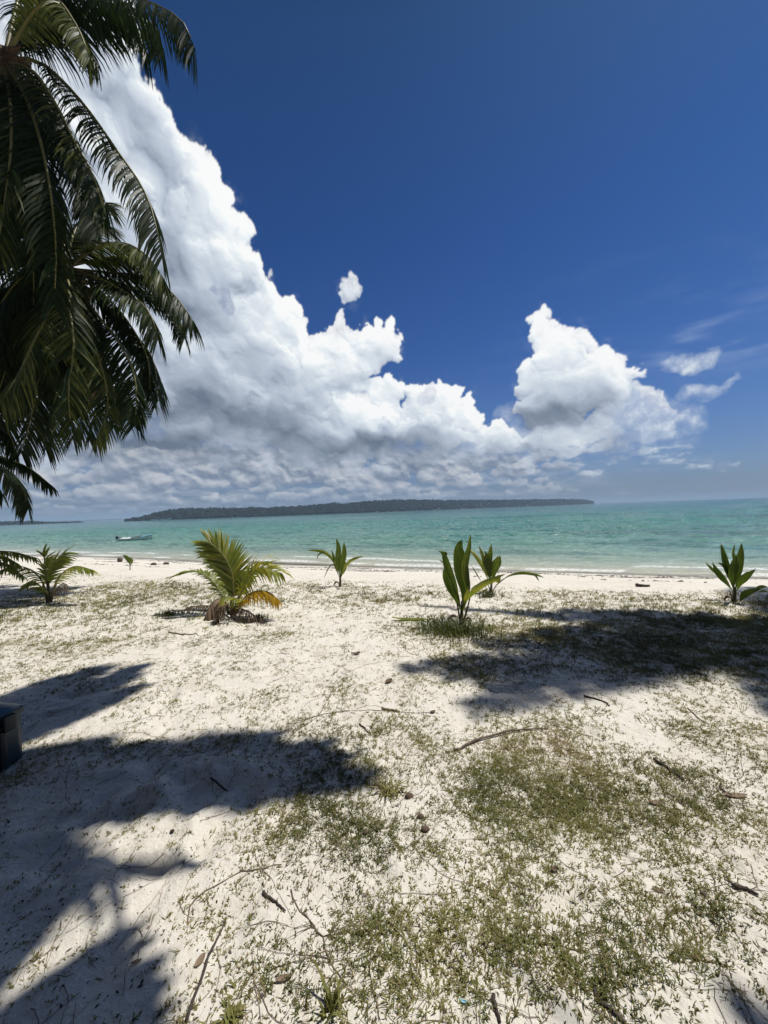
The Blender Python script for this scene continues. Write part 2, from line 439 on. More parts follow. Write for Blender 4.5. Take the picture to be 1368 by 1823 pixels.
def leaf_mat(name, lo, hi, trans, rough=0.42, tfac=0.35, tip=None, spec=0.5, nsc=3.1):
    m, t, b = material(name)
    a = X(t, attr(t, 'tone').outputs['Fac'])
    n = noise(t, geopos(t), nsc, 5, 0.65)
    v = (a*0.75+(n-0.5)*0.7+0.1).min(1.0).max(0.0)
    st = [(0.0, lo), (0.65, hi)]
    if tip: st.append((0.92, tip))
    c = ramp(t, v, st)
    t.links.new(c.k, b.inputs['Base Color']); b.inputs['Roughness'].default_value = rough
    b.inputs['Specular IOR Level'].default_value = spec
    tr = t.nodes.new('ShaderNodeBsdfTranslucent'); t.links.new(mix(t, 1.0, c, trans, 'MULTIPLY').k, tr.inputs[0])
    mx = t.nodes.new('ShaderNodeMixShader'); mx.inputs[0].default_value = tfac
    t.links.new(b.outputs[0], mx.inputs[1]); t.links.new(tr.outputs[0], mx.inputs[2])
    t.links.new(mx.outputs[0], t.nodes['Material Output'].inputs[0])
    return m
M = {}
M['frond'] = leaf_mat('palm_leaflet', (0.005, 0.010, 0.004), (0.020, 0.034, 0.010), (2.4, 2.6, 1.2), 0.48, 0.14, (0.115, 0.125, 0.035), spec=0.16)
M['rachis'] = leaf_mat('palm_rachis', (0.08, 0.085, 0.028), (0.22, 0.20, 0.065), (1, 1, 1), 0.5, 0.0)
M['young'] = leaf_mat('young_leaf', (0.045, 0.070, 0.012), (0.15, 0.175, 0.025), (2.6, 2.5, 1.1), 0.46, 0.36, (0.32, 0.28, 0.04), nsc=9)
M['seed'] = leaf_mat('seedling_leaf', (0.035, 0.060, 0.010), (0.085, 0.125, 0.020), (2.6, 2.6, 1.2), 0.46, 0.36, (0.24, 0.21, 0.05), nsc=11)
M['yellow'] = leaf_mat('yellow_leaf', (0.30, 0.22, 0.02), (0.46, 0.30, 0.02), (1.6, 1.4, 0.8), 0.45, 0.35)
M['dead'] = leaf_mat('dead_leaf', (0.10, 0.066, 0.042), (0.22, 0.155, 0.105), (1.4, 1.2, 1.0), 0.8, 0.12)
M['stem'] = simple('petiole_stem', (0.13, 0.11, 0.035), (0.065, 0.05, 0.02), 0.55, 20)
M['fibre'] = simple('crown_fibre', (0.16, 0.095, 0.05), (0.05, 0.03, 0.018), 0.9, 14, 0.8, 0.02)
M['nut'] = simple('coconut_husk', (0.16, 0.12, 0.04), (0.09, 0.09, 0.03), 0.5, 6, 0.2, 0.004)
M['oldnut'] = simple('old_coconut_husk', (0.12, 0.075, 0.045), (0.05, 0.033, 0.022), 0.85, 18, 0.7, 0.01)
M['twig'] = simple('dry_twig', (0.20, 0.15, 0.105), (0.085, 0.06, 0.042), 0.85, 30, 0.6, 0.003)
M['darktwig'] = simple('dark_driftwood', (0.075, 0.055, 0.042), (0.03, 0.022, 0.018), 0.85, 30, 0.6, 0.003)
def trunk_mat():
    m, t, b = material('palm_trunk'); o = geopos(t)
    x, y, z = sep(t, o)
    ring = (z*34.0+noise(t, o, 4, 3)*5.0)._m('SINE')
    n = noise(t, o, 9, 6, 0.65)
    c = ramp(t, (n*0.7+ring*0.12+0.1), [(0.15, (0.075, 0.062, 0.048)), (0.5, (0.20, 0.17, 0.135)), (0.85, (0.33, 0.30, 0.25))])
    t.links.new(c.k, b.inputs['Base Color']); b.inputs['Roughness'].default_value = 0.9
    bump(t, b, ring*0.5+n, 0.8, 0.03)
    return m
M['trunk'] = trunk_mat()

# ------------------------------------------------------------------ the shore: coordinates and height
nA, nB, nC, nD = Noise2(21), Noise2(22), Noise2(23), Noise2(24)
SH = math.hypot(1, 0.45)
def shore_s(x, y):       # metres seaward of the waterline
    return (y+0.45*x-19.4)/SH + fbm(nC, x*0.035+3, y*0.035, 2)*1.2 + fbm(nC, x*0.16, y*0.16+7, 2)*0.35
def lawn_s(x, y):        # metres seaward of the edge of the grass
    return (y+0.33*x-8.6)/math.hypot(1, 0.33) + fbm(nD, x*0.30, y*0.30, 3)*0.7
SEA_Z = -1.3
_rf = np.random.RandomState(15); PRINTS = []
for _k in range(16):                      # a few trails of old, wind-softened footprints
    _x, _y, _a = _rf.uniform(-4, 4), _rf.uniform(1.2, 9), _rf.rand()*6.28
    for _j in range(11):
        PRINTS.append((_x+(-sin(_a))*0.09*(-1)**_j, _y+cos(_a)*0.09*(-1)**_j, _a, _rf.uniform(.6, 1)))
        _a += _rf.randn()*0.12; _x += cos(_a)*0.48; _y += sin(_a)*0.48
def print1(x, y, a, b, r, k):
    dx = x-a; dy = y-b; u = (dx*cos(r)+dy*sin(r))/0.15; v = (-dx*sin(r)+dy*cos(r))/0.065; q = np.minimum(u*u+v*v, 60)
    return k*(-0.022*np.exp(-q**1.5)+0.009*np.exp(-(np.sqrt(q)-1.45)**2*5))
def prints(x, y):
    x = np.atleast_1d(x); y = np.atleast_1d(y)
    if x.size > 5000:
        z = np.zeros(x.shape); k = (np.abs(x) < 12) & (y > -1) & (y < 14); x_, y_ = x[k], y[k]; zz = np.zeros(x_.shape); o = np.argsort(y_); ys = y_[o]
        for P_ in PRINTS:
            i, j = np.searchsorted(ys, (P_[1]-.35, P_[1]+.35)); q = o[i:j]
            if len(q): zz[q] += print1(x_[q], y_[q], *P_)
        z[k] = zz; return z
    z = np.zeros(x.shape)
    for (a, b, r, k) in PRINTS:
        m_ = (np.abs(x-a) < 0.35) & (np.abs(y-b) < 0.35)
        if not m_.any(): continue
        z[m_] += print1(x[m_], y[m_], a, b, r, k)
    return z if z.size > 1 else z[0]
def height(x, y):
    x = np.asarray(x, dtype=np.float64); y = np.asarray(y, dtype=np.float64)
    ls = lawn_s(x, y); ss = shore_s(x, y)
    f = np.clip(ls/np.maximum(ls-ss, 1.0), 0, 1)                  # 0 at the grass edge, 1 at the waterline
    z = np.where(ls > 0, SEA_Z*(1-np.cos(f*pi*0.5)**1.0)*0.35+SEA_Z*0.65*f, 0)
    z = np.where(ss > 0, SEA_Z-0.10*np.minimum(ss, 12)-0.02*np.clip(ss-12, 0, 60), z)
    near = np.exp(-np.maximum(np.hypot(x, y)-9, 0)/12)
    z = z+near*(fbm(nA, x*0.35, y*0.35, 3)*0.055*np.clip(-ls/3, 0.25, 1)+fbm(nB, x*2.2, y*2.2, 4, 0.55)*0.022*np.where(ss > -2, 0.2, 1))
    # scuffed sand at the left, close to the camera
    sc_ = np.exp(-((x+1.35)/0.75)**2-((y-2.15)/0.55)**2)
    z = z+sc_*(fbm(nA, x*4.2+5, y*4.2, 3, 0.5)*0.11)
    z = z+prints(x, y)
    z = z+near*np.clip(fbm(nC, x*5.5, y*5.5, 2)-0.22, 0, 1)*-0.05*(ss < -1)
    return z
_HITS = {}
def ground_hit(px, py, dz=0.0):
    if (px, py) in _HITS: return _HITS[(px, py)].copy()
    d = ray(px, py); t = 0.5*1.02**np.arange(0, 262)
    for _ in range(3):
        z = CAMZ+d.z*t-height(d.x*t, d.y*t)-dz
        k = int(np.argmax(z < 0)) if (z < 0).any() else len(t)-1
        lo, hi = t[max(k-1, 0)], t[k]; t = np.linspace(lo, hi, 24)
    p = Vector((0, 0, CAMZ))+d*float(hi); _HITS[(px, py)] = p
    return p.copy()
def sea_hit(px, py):
    d = ray(px, py); t = (SEA_Z-CAMZ)/d.z
    return Vector((0, 0, CAMZ))+d*t

# grass cover 0..1; patches at their places on the ground
PATCH = []
def patch(px, py, rx, ry, k, rot=0.0):
    g = ground_hit(px, py)
    sx = rx/FPX*g.y; e1 = ground_hit(px, py-ry); e2 = ground_hit(px, py+ry)
    PATCH.append((g.x, g.y, sx, max((e1.y-e2.y)/2, 0.1), k, rot))
for a in [(880,1390,110,60,1.1),(1010,1350,90,50,.9),(1080,1410,110,70,1.3),(1170,1400,90,60,1.0),(980,1450,130,50,.9),(1120,1470,90,40,.8),
          (760,1640,120,50,1.1),(860,1680,130,60,1.1),(800,1720,150,60,.8),(760,1790,160,50,.7),(690,1660,60,40,.8),
          (1180,1640,100,60,.7),(1130,1700,80,40,.5),(1090,1770,90,40,.4),(560,1450,90,40,.65),(640,1490,120,50,.45),(720,1520,80,50,.5),(900,1540,90,50,.6),
          (640,1370,60,30,.7),(1300,1440,90,60,.55),(1340,1340,60,40,.7),(1260,1300,90,24,.4),(1000,1275,110,20,.45),(660,1290,90,24,.35),
          (610,1215,20,40,.6),(860,1110,130,20,.8),(1000,1085,120,14,.9),(1180,1088,220,22,1.5),(1330,1105,140,34,1.6),(1100,1140,180,40,1.1),(1250,1165,160,40,1.1),(950,1130,110,26,.9),(820,1180,100,24,.5),
          (740,1105,60,14,.7),(640,1085,50,10,.5),(300,1050,170,14,1.3),(200,1060,140,16,1.2),(380,1062,120,12,.8),(640,1068,120,10,.8),(60,1085,120,30,2.0),(120,1110,130,20,.5),(330,1095,130,22,.6),(440,1130,90,18,.3),
          (100,1150,140,20,.4),(560,1053,70,8,.6),(500,1070,50,8,.4),(700,1063,90,8,.5),(230,1210,120,30,.3),(470,1180,120,20,.25),(90,1660,80,80,.25),(60,1500,80,70,.2),
          (430,1500,80,40,.35),(350,1640,90,50,.2),(480,1730,70,50,.3),(1290,1600,70,80,.45),(960,1600,70,60,.35),(560,1240,160,30,.2)]:
    patch(*a)
def cover(x, y):
    n1 = fbm(nB, x*0.9, y*0.9, 5, 0.62); n2 = fbm(nC, x*3.2, y*3.2, 4, 0.6)
    p = np.zeros_like(x)
    for (a, b, sx, sy, k, r) in PATCH:
        p = p+k*np.exp(-((x-a)/sx)**2-((y-b)/sy)**2)
    p = 0.92*(1-np.exp(-p*1.3))
    c = 0.14+n1*0.52+n2*0.42+p*0.95
    ls = lawn_s(x, y)
    c = c+0.42*np.exp(-((ls+0.8)/0.7)**2)*(0.55+0.45*np.tanh((x+1)*1.2))
    c = np.clip(c, 0, 1)**1.3
    return c*np.clip(-ls*2.5, 0, 1)*np.clip(1.2-np.maximum(np.abs(x)-14, 0)/5, 0, 1)

# ------------------------------------------------------------------ sand and seabed: one sheet
def graded(lo_fine, hi_fine, step, lo, hi, grow=1.10):
    v = list(np.arange(lo_fine, hi_fine, step)); s = step
    while v[-1] < hi: s *= grow; v.append(v[-1]+s)
    s = step
    while v[0] > lo: s *= grow; v.insert(0, v[0]-s)
    return np.array(v)
def sheet(xs, ys, hf):
    Xg, Yg = np.meshgrid(xs, ys); Zg = hf(Xg, Yg)
    V = np.stack([Xg, Yg, Zg], -1).reshape(-1, 3); n = len(xs); k = len(ys)
    i = np.arange(n*k).reshape(k, n)
    F = np.stack([i[:-1, :-1], i[:-1, 1:], i[1:, 1:], i[1:, :-1]], -1).reshape(-1, 4)
    return V, F
def sand_mat():
    m, t, b = material('coral_sand'); o = geopos(t)
    big = noise(t, o, 0.8, 5, 0.6); mid = noise(t, o, 14, 6, 0.65); fin = noise(t, o, 260, 4, 0.7)
    c = ramp(t, big*0.35+mid*0.45+fin*0.25, [(0.30, (0.50, 0.46, 0.39)), (0.50, (0.65, 0.61, 0.53)), (0.75, (0.74, 0.705, 0.63))])
    speck = voro(t, o, 95.0).step(0.10, 0.17, lo=1.0, hi=0.0)*noise(t, o, 6.0, 4, 0.6).step(0.46, 0.62)
    c = mix(t, speck*0.55, c, (0.20, 0.16, 0.11))
    # trodden humus dust where things grow
    hum = noise(t, o, 2.3, 6, 0.7).step(0.50, 0.72)
    x, y, z = sep(t, o)
    c = mix(t, hum*(z.step(-0.35, -0.05)*0.30), c, (0.34, 0.29, 0.21))
    # wet strip by the water
    wet = z.step(-1.27, -1.13, lo=1.0, hi=0.0)
    c = mix(t, wet*0.5, c, (0.52, 0.475, 0.40))
    t.links.new(c.k, b.inputs['Base Color'])
    t.links.new(wet.step(0, 1, lo=0.9, hi=0.35).k, b.inputs['Roughness'])
    b.inputs['Specular IOR Level'].default_value = 0.25
    h = noise(t, o, 7, 6, 0.6)*1.0+noise(t, o, 38, 5, 0.65)*0.42+fin*0.06
    bump(t, b, h, 0.8, 0.035)
    return m
M['sand'] = sand_mat()
V, F = sheet(graded(-4.2, 4.2, 0.04, -2500, 2500, 1.09), graded(0.6, 8.6, 0.04, -60, 2500, 1.07), height)
g = mesh_obj('beach_sand', V, F, M['sand']); tag(g, kind='structure')

# ------------------------------------------------------------------ sea
def sea_mat():
    m, t, b = material('lagoon_water'); o = geopos(t); x, y, z = sep(t, o)
    s = (x*0.45+y-19.4)*(1/SH)+(noise(t, comb(t, x*0.045, y*0.045, 0.0), 1.0, 4)-0.5)*3.0
    ls_ = (s.max(0.0)+1.0)._m('LOGARITHM', math.e)         # 0 .. 8
    c = ramp(t, ls_*(1/8.0), [(0.0, (0.62, 0.57, 0.46)), (0.10, (0.52, 0.51, 0.39)), (0.20, (0.40, 0.47, 0.37)), (0.32, (0.23, 0.41, 0.34)), (0.48, (0.10, 0.32, 0.28)),
                           (0.62, (0.030, 0.24, 0.215)), (0.76, (0.008, 0.19, 0.195)), (0.9, (0.008, 0.11, 0.15)), (1.0, (0.006, 0.045, 0.10))])
    # seagrass beds: broad dark streaks lying along the shore, more to the right
    gv = comb(t, (x*0.9-y*0.42)*0.012, (x*0.42+y*0.9)*0.035, 0.0)
    gr = noise(t, gv, 1.0, 5, 0.6).step(0.50, 0.66)*ls_.step(2.6, 3.5)*(1.0-ls_.step(5.6, 6.6)*0.5)*(x+y*0.45).step(-8.0, 12.0, lo=0.15, hi=1.0)
    c = mix(t, gr*0.72, c, (0.022, 0.105, 0.105))
    ripple_v3 = comb(t, (x*0.9-y*0.42)*0.30, (x*0.42+y*0.9)*1.05, 5.0)  # finer streaks: dark ripple faces painted into the water colour
    c = mix(t, noise(t, ripple_v3, 1.0, 4, 0.65).step(0.52, 0.62)*0.55*ls_.step(1.3, 2.2), c, (0.022, 0.115, 0.11))
    ripple_v2 = comb(t, (x*0.9-y*0.42)*0.09, (x*0.42+y*0.9)*0.30, 2.0)  # wider ripple faces, their shading painted in the same way
    c = mix(t, noise(t, ripple_v2, 1.0, 5, 0.6).step(0.50, 0.62)*0.55*ls_.step(1.5, 2.6), c, (0.03, 0.15, 0.14))
    # foam: thin broken lines where the ripples run out
    wob = (noise(t, comb(t, x*0.22, y*0.22, 4.0), 1.0, 5, 0.6)-0.5)
    s2 = s+wob*1.6
    def line(p, w_, thr, sd):
        q = ((s2-p)*(1/w_)); q = (q*q*-1.0).exp()
        return q*noise(t, comb(t, x*0.16+sd, y*0.16, sd), 1.0, 3, 0.5).step(thr, thr+0.05)
    fm = line(1.1, 0.42, 0.46, 1.0).max(line(3.0, 0.30, 0.50, 7.0)).max(line(0.12, 0.16, 0.40, 3.0)*0.8)
    fm = fm*noise(t, comb(t, x*1.0, y*1.0, 0.0), 5.0, 4, 0.7).step(0.36, 0.56)
    c = mix(t, 1.0, c, mix(t, ls_.step(1.0, 2.6), (1, 1, 1), (0.66, 0.72, 0.70)), 'MULTIPLY')
    c = mix(t, (fm*0.85).min(1.0), c, (0.86, 0.87, 0.86))
    t.links.new(c.k, b.inputs['Base Color'])
    b.inputs['IOR'].default_value = 1.333
    t.links.new((fm*0.5+0.09).min(0.7).k, b.inputs['Roughness'])
    # ripples: long low waves coming in, chop over them
    u = x*0.41+y*0.91; v = x*0.91-y*0.41
    far = (x*x+y*y)._m('SQRT')
    h = noise(t, comb(t, v*0.35, u*1.1, 0.0), 1.0, 6, 0.62, dist=0.4)*1.0 + noise(t, comb(t, v*1.7, u*4.2, 1.0), 1.0, 4, 0.6, dist=0.3)*0.24 \
        + noise(t, comb(t, v*0.05, u*0.22, 2.0), 1.0, 4, 0.5)*1.5
    bn = bump(t, b, h, 1.0, 0.6)
    # shallow water shows the sand
    tr = t.nodes.new('ShaderNodeBsdfTransparent'); mx = t.nodes.new('ShaderNodeMixShader')
    f = (s+wob*0.8).step(-0.15, 1.0).max(fm)
    t.links.new(f.step(0, 1, smooth=False, lo=0.12, hi=1.0).k, mx.inputs[0]); t.links.new(tr.outputs[0], mx.inputs[1]); t.links.new(b.outputs[0], mx.inputs[2])
    t.links.new(mx.outputs[0], t.nodes['Material Output'].inputs[0])
    return m
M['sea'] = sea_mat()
def sea_h(x, y):
    s = (y+0.45*x-19.4)/SH; u = x*0.41+y*0.91; v = x*0.91-y*0.41
    near = np.exp(-np.maximum(s-110, 0)/160)*np.clip((s-0.5)/14, 0.0, 1)
    return SEA_Z+near*0.8*((0.32*(1-np.abs(fbm(nA, v*0.17+0.3*fbm(nC, v*.1, u*.1, 2), u*0.46, 5, 0.56))*2.4)**2-0.15)*(0.65+0.8*np.clip(fbm(nD, v*.02, u*.03, 3)+.3, 0, 1)))+0.022*np.exp(-((s-1.2-fbm(nB, x*.2, y*.2, 2))/0.4)**2)
xs = graded(-85, 62, 0.30, -12000, 12000, 1.10); ys = graded(6, 105, 0.27, -300, 12000, 1.03)
V, F = sheet(xs, ys, sea_h)
# drop the part that would lie under the dry beach
q = (V[:, 1]+0.45*V[:, 0]-19.4)/SH; keep = (q[F].max(1) > -4)
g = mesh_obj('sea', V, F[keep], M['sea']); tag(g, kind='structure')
# ------------------------------------------------------------------ cloud shell: relief on a shell 18 km away
def clouds():
    az, el, A, E, Z, C, al = cloud_field()
    R = 18000.0*(1.0-Z*0.9)                       # puffs swell towards us
    V = np.stack([R*np.sin(A)*np.cos(E), R*np.cos(A)*np.cos(E), R*np.sin(E)], -1).reshape(-1, 3)
    n, k = A.shape[1], A.shape[0]
    i = np.arange(n*k).reshape(k, n)
    F = np.stack([i[:-1, :-1], i[:-1, 1:], i[1:, 1:], i[1:, :-1]], -1).reshape(-1, 4)
    av = al.ravel(); F = F[av[F].max(1) > 0.006]
    used = np.zeros(len(V), bool); used[F.ravel()] = True
    new = np.cumsum(used)-1; F = new[F]; V = V[used]; C = C.reshape(-1, 3)[used]; av = av[used]
    m, t, b = material('cloud'); nt_ = t.nodes
    o = mesh_obj('sky_clouds', V, F, m); tag(o, kind='structure')
    at = o.data.attributes.new('cloud', 'FLOAT_COLOR', 'POINT')
    at.data.foreach_set('color', np.concatenate([C, av[:, None]], 1).astype(np.float32).ravel())
    a = attr(t, 'cloud'); em = nt_.new('ShaderNodeEmission'); t.links.new(a.outputs['Color'], em.inputs[0])  # colour carries the clouds' baked light and shade, given off as emission
    tr = nt_.new('ShaderNodeBsdfTransparent'); mx = nt_.new('ShaderNodeMixShader')
    t.links.new(a.outputs['Alpha'], mx.inputs[0]); t.links.new(tr.outputs[0], mx.inputs[1]); t.links.new(em.outputs[0], mx.inputs[2])
    t.links.new(mx.outputs[0], nt_['Material Output'].inputs[0]); nt_.remove(b)
    m.cycles.emission_sampling = 'NONE'
    return o
clouds()

# ------------------------------------------------------------------ far shores
def wood_mat():
    m, t, b = material('far_wood'); o = geopos(t)
    a = X(t, attr(t, 'tone').outputs['Fac'])
    c = ramp(t, a*0.7+noise(t, o, 0.25, 4, 0.6)*0.5-0.1, [(0.1, (0.006, 0.012, 0.009)), (0.6, (0.012, 0.020, 0.012)), (0.95, (0.020, 0.028, 0.015))])
    t.links.new(c.k, b.inputs['Base Color']); b.inputs['Roughness'].default_value = 0.9; b.inputs['Specular IOR Level'].default_value = 0.05
    return m
M['wood'] = wood_mat()
M['rockshore'] = simple('shore_rock', (0.035, 0.04, 0.028), (0.02, 0.024, 0.018), 0.9, 0.2, 0)
def far_land(name, prof, label, cat, seed, crown, top_of, sandy=None, n=2600):
    """prof: (px, shore py or depth m, top py) from left to right; land rises to the line of tree tops"""
    rs = np.random.RandomState(seed)
    pts = []
    for px, dep, top in prof:
        d = ray(px, 905); p = Vector((0, 0, CAMZ))+d*dep
        zt = CAMZ+ray(px, top).z*dep
        pts.append((p.x, p.y, zt))
    pts = np.array(pts)
    s = np.linspace(0, 1, 160); base = np.linspace(0, 1, len(pts))
    px_, py_, zt = [np.interp(s, base, pts[:, i]) for i in range(3)]
    dist = np.hypot(px_, py_); ux, uy = px_/dist, py_/dist
    depthw = 0.28*dist.mean()
    rows = []
    us = np.array([-0.01, 0.0, 0.03, 0.10, 0.22, 0.45, 0.8, 1.0])
    prf = np.array([-0.5, 0.05, 0.22, 0.45, 0.62, 0.72, 0.5, -0.4])
    taper = np.clip(np.minimum(s, 1-s)*14, 0.03, 1)**0.6
    V = []
    for u_, p_ in zip(us, prf):
        x = px_+ux*depthw*u_*taper; y = py_+uy*depthw*u_*taper
        hgt = np.maximum(zt-SEA_Z-crown, 0.8)
        wob = 1+0.12*fbm(nA, x*0.02, y*0.02, 4)
        z = SEA_Z+(hgt*p_*wob*taper if p_ > 0 else np.full_like(x, -1.5))
        V.append(np.stack([x, y, z], -1))
    V = np.array(V); k, n_ = V.shape[:2]; i = np.arange(k*n_).reshape(k, n_)
    F = np.stack([i[:-1, :-1], i[:-1, 1:], i[1:, 1:], i[1:, :-1]], -1).reshape(-1, 4)
    o = mesh_obj(name, V.reshape(-1, 3), F, M['rockshore']); tag(o, kind='structure')
    # trees, one crown next to another, read as one mass
    ico = bmesh.new(); bmesh.ops.create_icosphere(ico, subdivisions=2, radius=1.0)
    iv = np.array([v.co[:] for v in ico.verts]); fi = np.array([[v.index for v in f.verts] for f in ico.faces]); ico.free()
    AV, AF, AT = [], [], []; off = 0
    for q in range(n):
        ss = rs.rand(); uu = rs.rand()**1.6*0.85
        I_ = lambda a: np.interp(ss, s, a); tp_, zt_ = I_(taper), I_(zt)
        x = I_(px_)+I_(ux)*depthw*uu*tp_; y = I_(py_)+I_(uy)*depthw*uu*tp_
        hp = np.interp(uu, us, prf)*max(zt_-SEA_Z-crown, 0.8)*tp_
        lim = (zt_-SEA_Z)*1.12+crown*0.10*rs.randn()
        r = crown*(0.24+0.36*rs.rand()**2)*max(tp_, 0.35)
        hh = hp+(lim-hp)*min(1.0, 0.25+uu*2.2)*(0.75+0.33*rs.rand())-r*0.9
        nz = 1+0.75*fbm(nB, iv[:, 0]*1.9+q, iv[:, 1]*1.9+iv[:, 2]*2.3, 3, 0.7)[:, None]
        v = iv*nz*np.array([r, r, r*(0.75+0.5*rs.rand())])+np.array([x, y, SEA_Z+max(hh, r*0.25)])
        AV.append(v); AF.append(fi+off); AT.append(np.full(len(v), rs.rand())); off += len(v)
        if top_of and rs.rand() < top_of:          # a palm head standing above the rest
            v2 = iv*np.array([r*0.55, r*0.55, r*0.22])*(1+0.7*fbm(nC, iv[:, 0]*3+q, iv[:, 1]*3, 2)[:, None])+np.array([x, y, SEA_Z+max(hh, 0)+r*1.35])
            AV.append(v2); AF.append(fi+off); AT.append(np.full(len(v2), rs.rand())); off += len(v2)
    w_ = mesh_obj(cat, np.concatenate(AV), np.concatenate(AF), M['wood'], tone=np.concatenate(AT))
    tag(w_, label, 'wood', kind='stuff')
far_land('island_ground', [(222,470,925.5),(245,470,923),(275,475,915),(300,480,909),(335,490,905.5),(400,505,905),(470,520,904),(540,545,901),(590,560,896.5),
      (615,570,898),(650,590,892.5),(700,630,891),(740,660,889.5),(790,700,891),(860,800,890.5),(930,900,890),(1000,1050,889),(1040,1150,890),(1058,1200,893)],
      'dark green wooded island stretching along the far side of the lagoon', 'island_wood', 5, 5.5, 0.10, n=9000)
far_land('headland_ground', [(-120,520,925),(-40,520,929),(0,520,929),(40,520,927.5),(70,520,928.5),(120,540,932),(150,560,932)],
      'low dark wooded point at the left end of the horizon', 'headland_wood', 6, 3.0, 0.0, n=900)
far_land('distant_hill_ground', [(60,2600,929),(110,2600,927.5),(150,2600,926.5),(190,2600,927.5),(240,2600,926.5)],
      'faint blue wooded hills beyond the low point at the left', 'distant_hill_wood', 7, 8.0, 0.0, n=700)

# ------------------------------------------------------------------ fronds
def arr(v): return np.array(v[:]) if not isinstance(v, np.ndarray) else v
def pinnate(path, n, Lmax, wid, droop=0.5, lift=-0.38, fwd=0.55, seed=0, prof=None, bare=0.12, seg=4, ragged=0.0, up=None, vee=0.0, yel=0.0, tiplen=0.72):
    """leaflets along a rachis path: returns V, F, tone arrays"""
    rs = np.random.RandomState(seed)
    m_ = 48; sp = np.array([p[:] for p in spline(path, m_)])
    tan = np.gradient(sp, axis=0); tan /= np.linalg.norm(tan, axis=1)[:, None]
    tot = np.linalg.norm(np.diff(sp, axis=0), axis=1).sum()
    us = np.linspace(bare, 1.0, n)
    Vs, Fs, Ts = [], [], []
    base = 0
    for side in (-1, 1):
        u = np.clip(us+rs.randn(n)*0.0015, 0, 1)
        pos = np.stack([np.interp(u, np.linspace(0, 1, m_), sp[:, i]) for i in range(3)], -1)
        t = np.stack([np.interp(u, np.linspace(0, 1, m_), tan[:, i]) for i in range(3)], -1)
        t /= np.linalg.norm(t, axis=1)[:, None]
        upv = np.tile(np.array([0, 0, 1.0]) if up is None else np.array(up, float), (n, 1))
        sd = np.cross(t, upv); sn = np.linalg.norm(sd, axis=1)[:, None]
        sd = np.where(sn > 0.12, sd/np.maximum(sn, 1e-6), np.array([1.0, 0.2, 0]))
        sd /= np.linalg.norm(sd, axis=1)[:, None]
        nrm = np.cross(sd, t)
        f = fwd+0.55*u**2+rs.randn(n)*0.05
        d = side*sd*np.cos(f)[:, None]+t*np.sin(f)[:, None]+nrm*(lift+vee+rs.randn(n)*0.06)[:, None]
        d /= np.linalg.norm(d, axis=1)[:, None]
        pr = (np.clip((u-bare)/(0.22), 0, 1)**0.7*0.65+0.35)*(1-(1-tiplen)*np.clip((u-0.55)/0.45, 0, 1)**1.5) if prof is None else np.interp(u, [p[0] for p in prof], [p[1] for p in prof])
        L = Lmax*pr*(1+rs.randn(n)*0.05)
        if ragged: L = L*np.where(rs.rand(n) < ragged, 0.25+0.6*rs.rand(n), 1)
        dr = droop*(1+rs.randn(n)*0.15)
        prev = pos+0; q = [pos]; dd = d.copy()
        for k in range(seg):
            dd = dd+np.array([0, 0, -1.0])*(dr*(k+0.4)/seg*1.1)[:, None]+rs.randn(n, 3)*0.02
            dd /= np.linalg.norm(dd, axis=1)[:, None]
            prev = prev+dd*(L/seg)[:, None]; q.append(prev)
        q = np.stack(q, 1)                                     # n, seg+1, 3
        roll = rs.randn(n)*0.25
        wd = t*np.cos(roll)[:, None]+nrm*np.sin(roll)[:, None]
        wprof = np.interp(np.linspace(0, 1, seg+1), [0, 0.25, 0.6, 1.0], [0.55, 1.0, 0.85, 0.06])
        W = wid*(0.75+0.25*pr)[:, None]*wprof[None, :]*0.5
        tl = np.gradient(q, axis=1); tl /= np.linalg.norm(tl, axis=2)[..., None]+1e-9
        wv = wd[:, None, :]-tl*(wd[:, None, :]*tl).sum(-1, keepdims=True); wv /= np.linalg.norm(wv, axis=2)[..., None]+1e-9
        a = q-wv*W[..., None]; b = q+wv*W[..., None]
        V = np.stack([a, b], 2).reshape(-1, 3)                 # n*(seg+1)*2
        idx = (np.arange(n)[:, None]*(seg+1)+np.arange(seg)[None, :])*2
        F = np.stack([idx, idx+1, idx+3, idx+2], -1).reshape(-1, 4)+base
        tn = np.clip(rs.rand(n)*0.5+0.2+yel, 0, 1)[:, None]+np.linspace(0, 0.12, seg+1)[None, :]
        Vs.append(V); Fs.append(F); Ts.append(np.repeat(tn.ravel(), 2)); base += len(V)
    return np.concatenate(Vs), np.concatenate(Fs), np.concatenate(Ts), sp, tot
def frond(parent, path, n=104, L=0.85, wid=0.042, thick=0.036, seed=0, leafm='frond', rachm='rachis', name='frond', label=None, **kw):
    V, F, T_, sp, tot = pinnate(path, n, L, wid, seed=seed, **kw)
    o = mesh_obj(name, V, F, M[leafm], parent, smooth=False, tone=T_)
    if label: o['label'] = label
    gq = Geo(); rr = [thick*(1-0.85*i/(len(sp)-1))+0.003*thick/0.03 for i in range(0, len(sp))]
    gq.tube([Vector(p) for p in sp[::3]], rr[::3], 6, tone=0.5)
    r = mesh_obj('rachis', gq.V, gq.F, M[rachm], o, tone=gq.T)
    # parented at the same origin
    return o

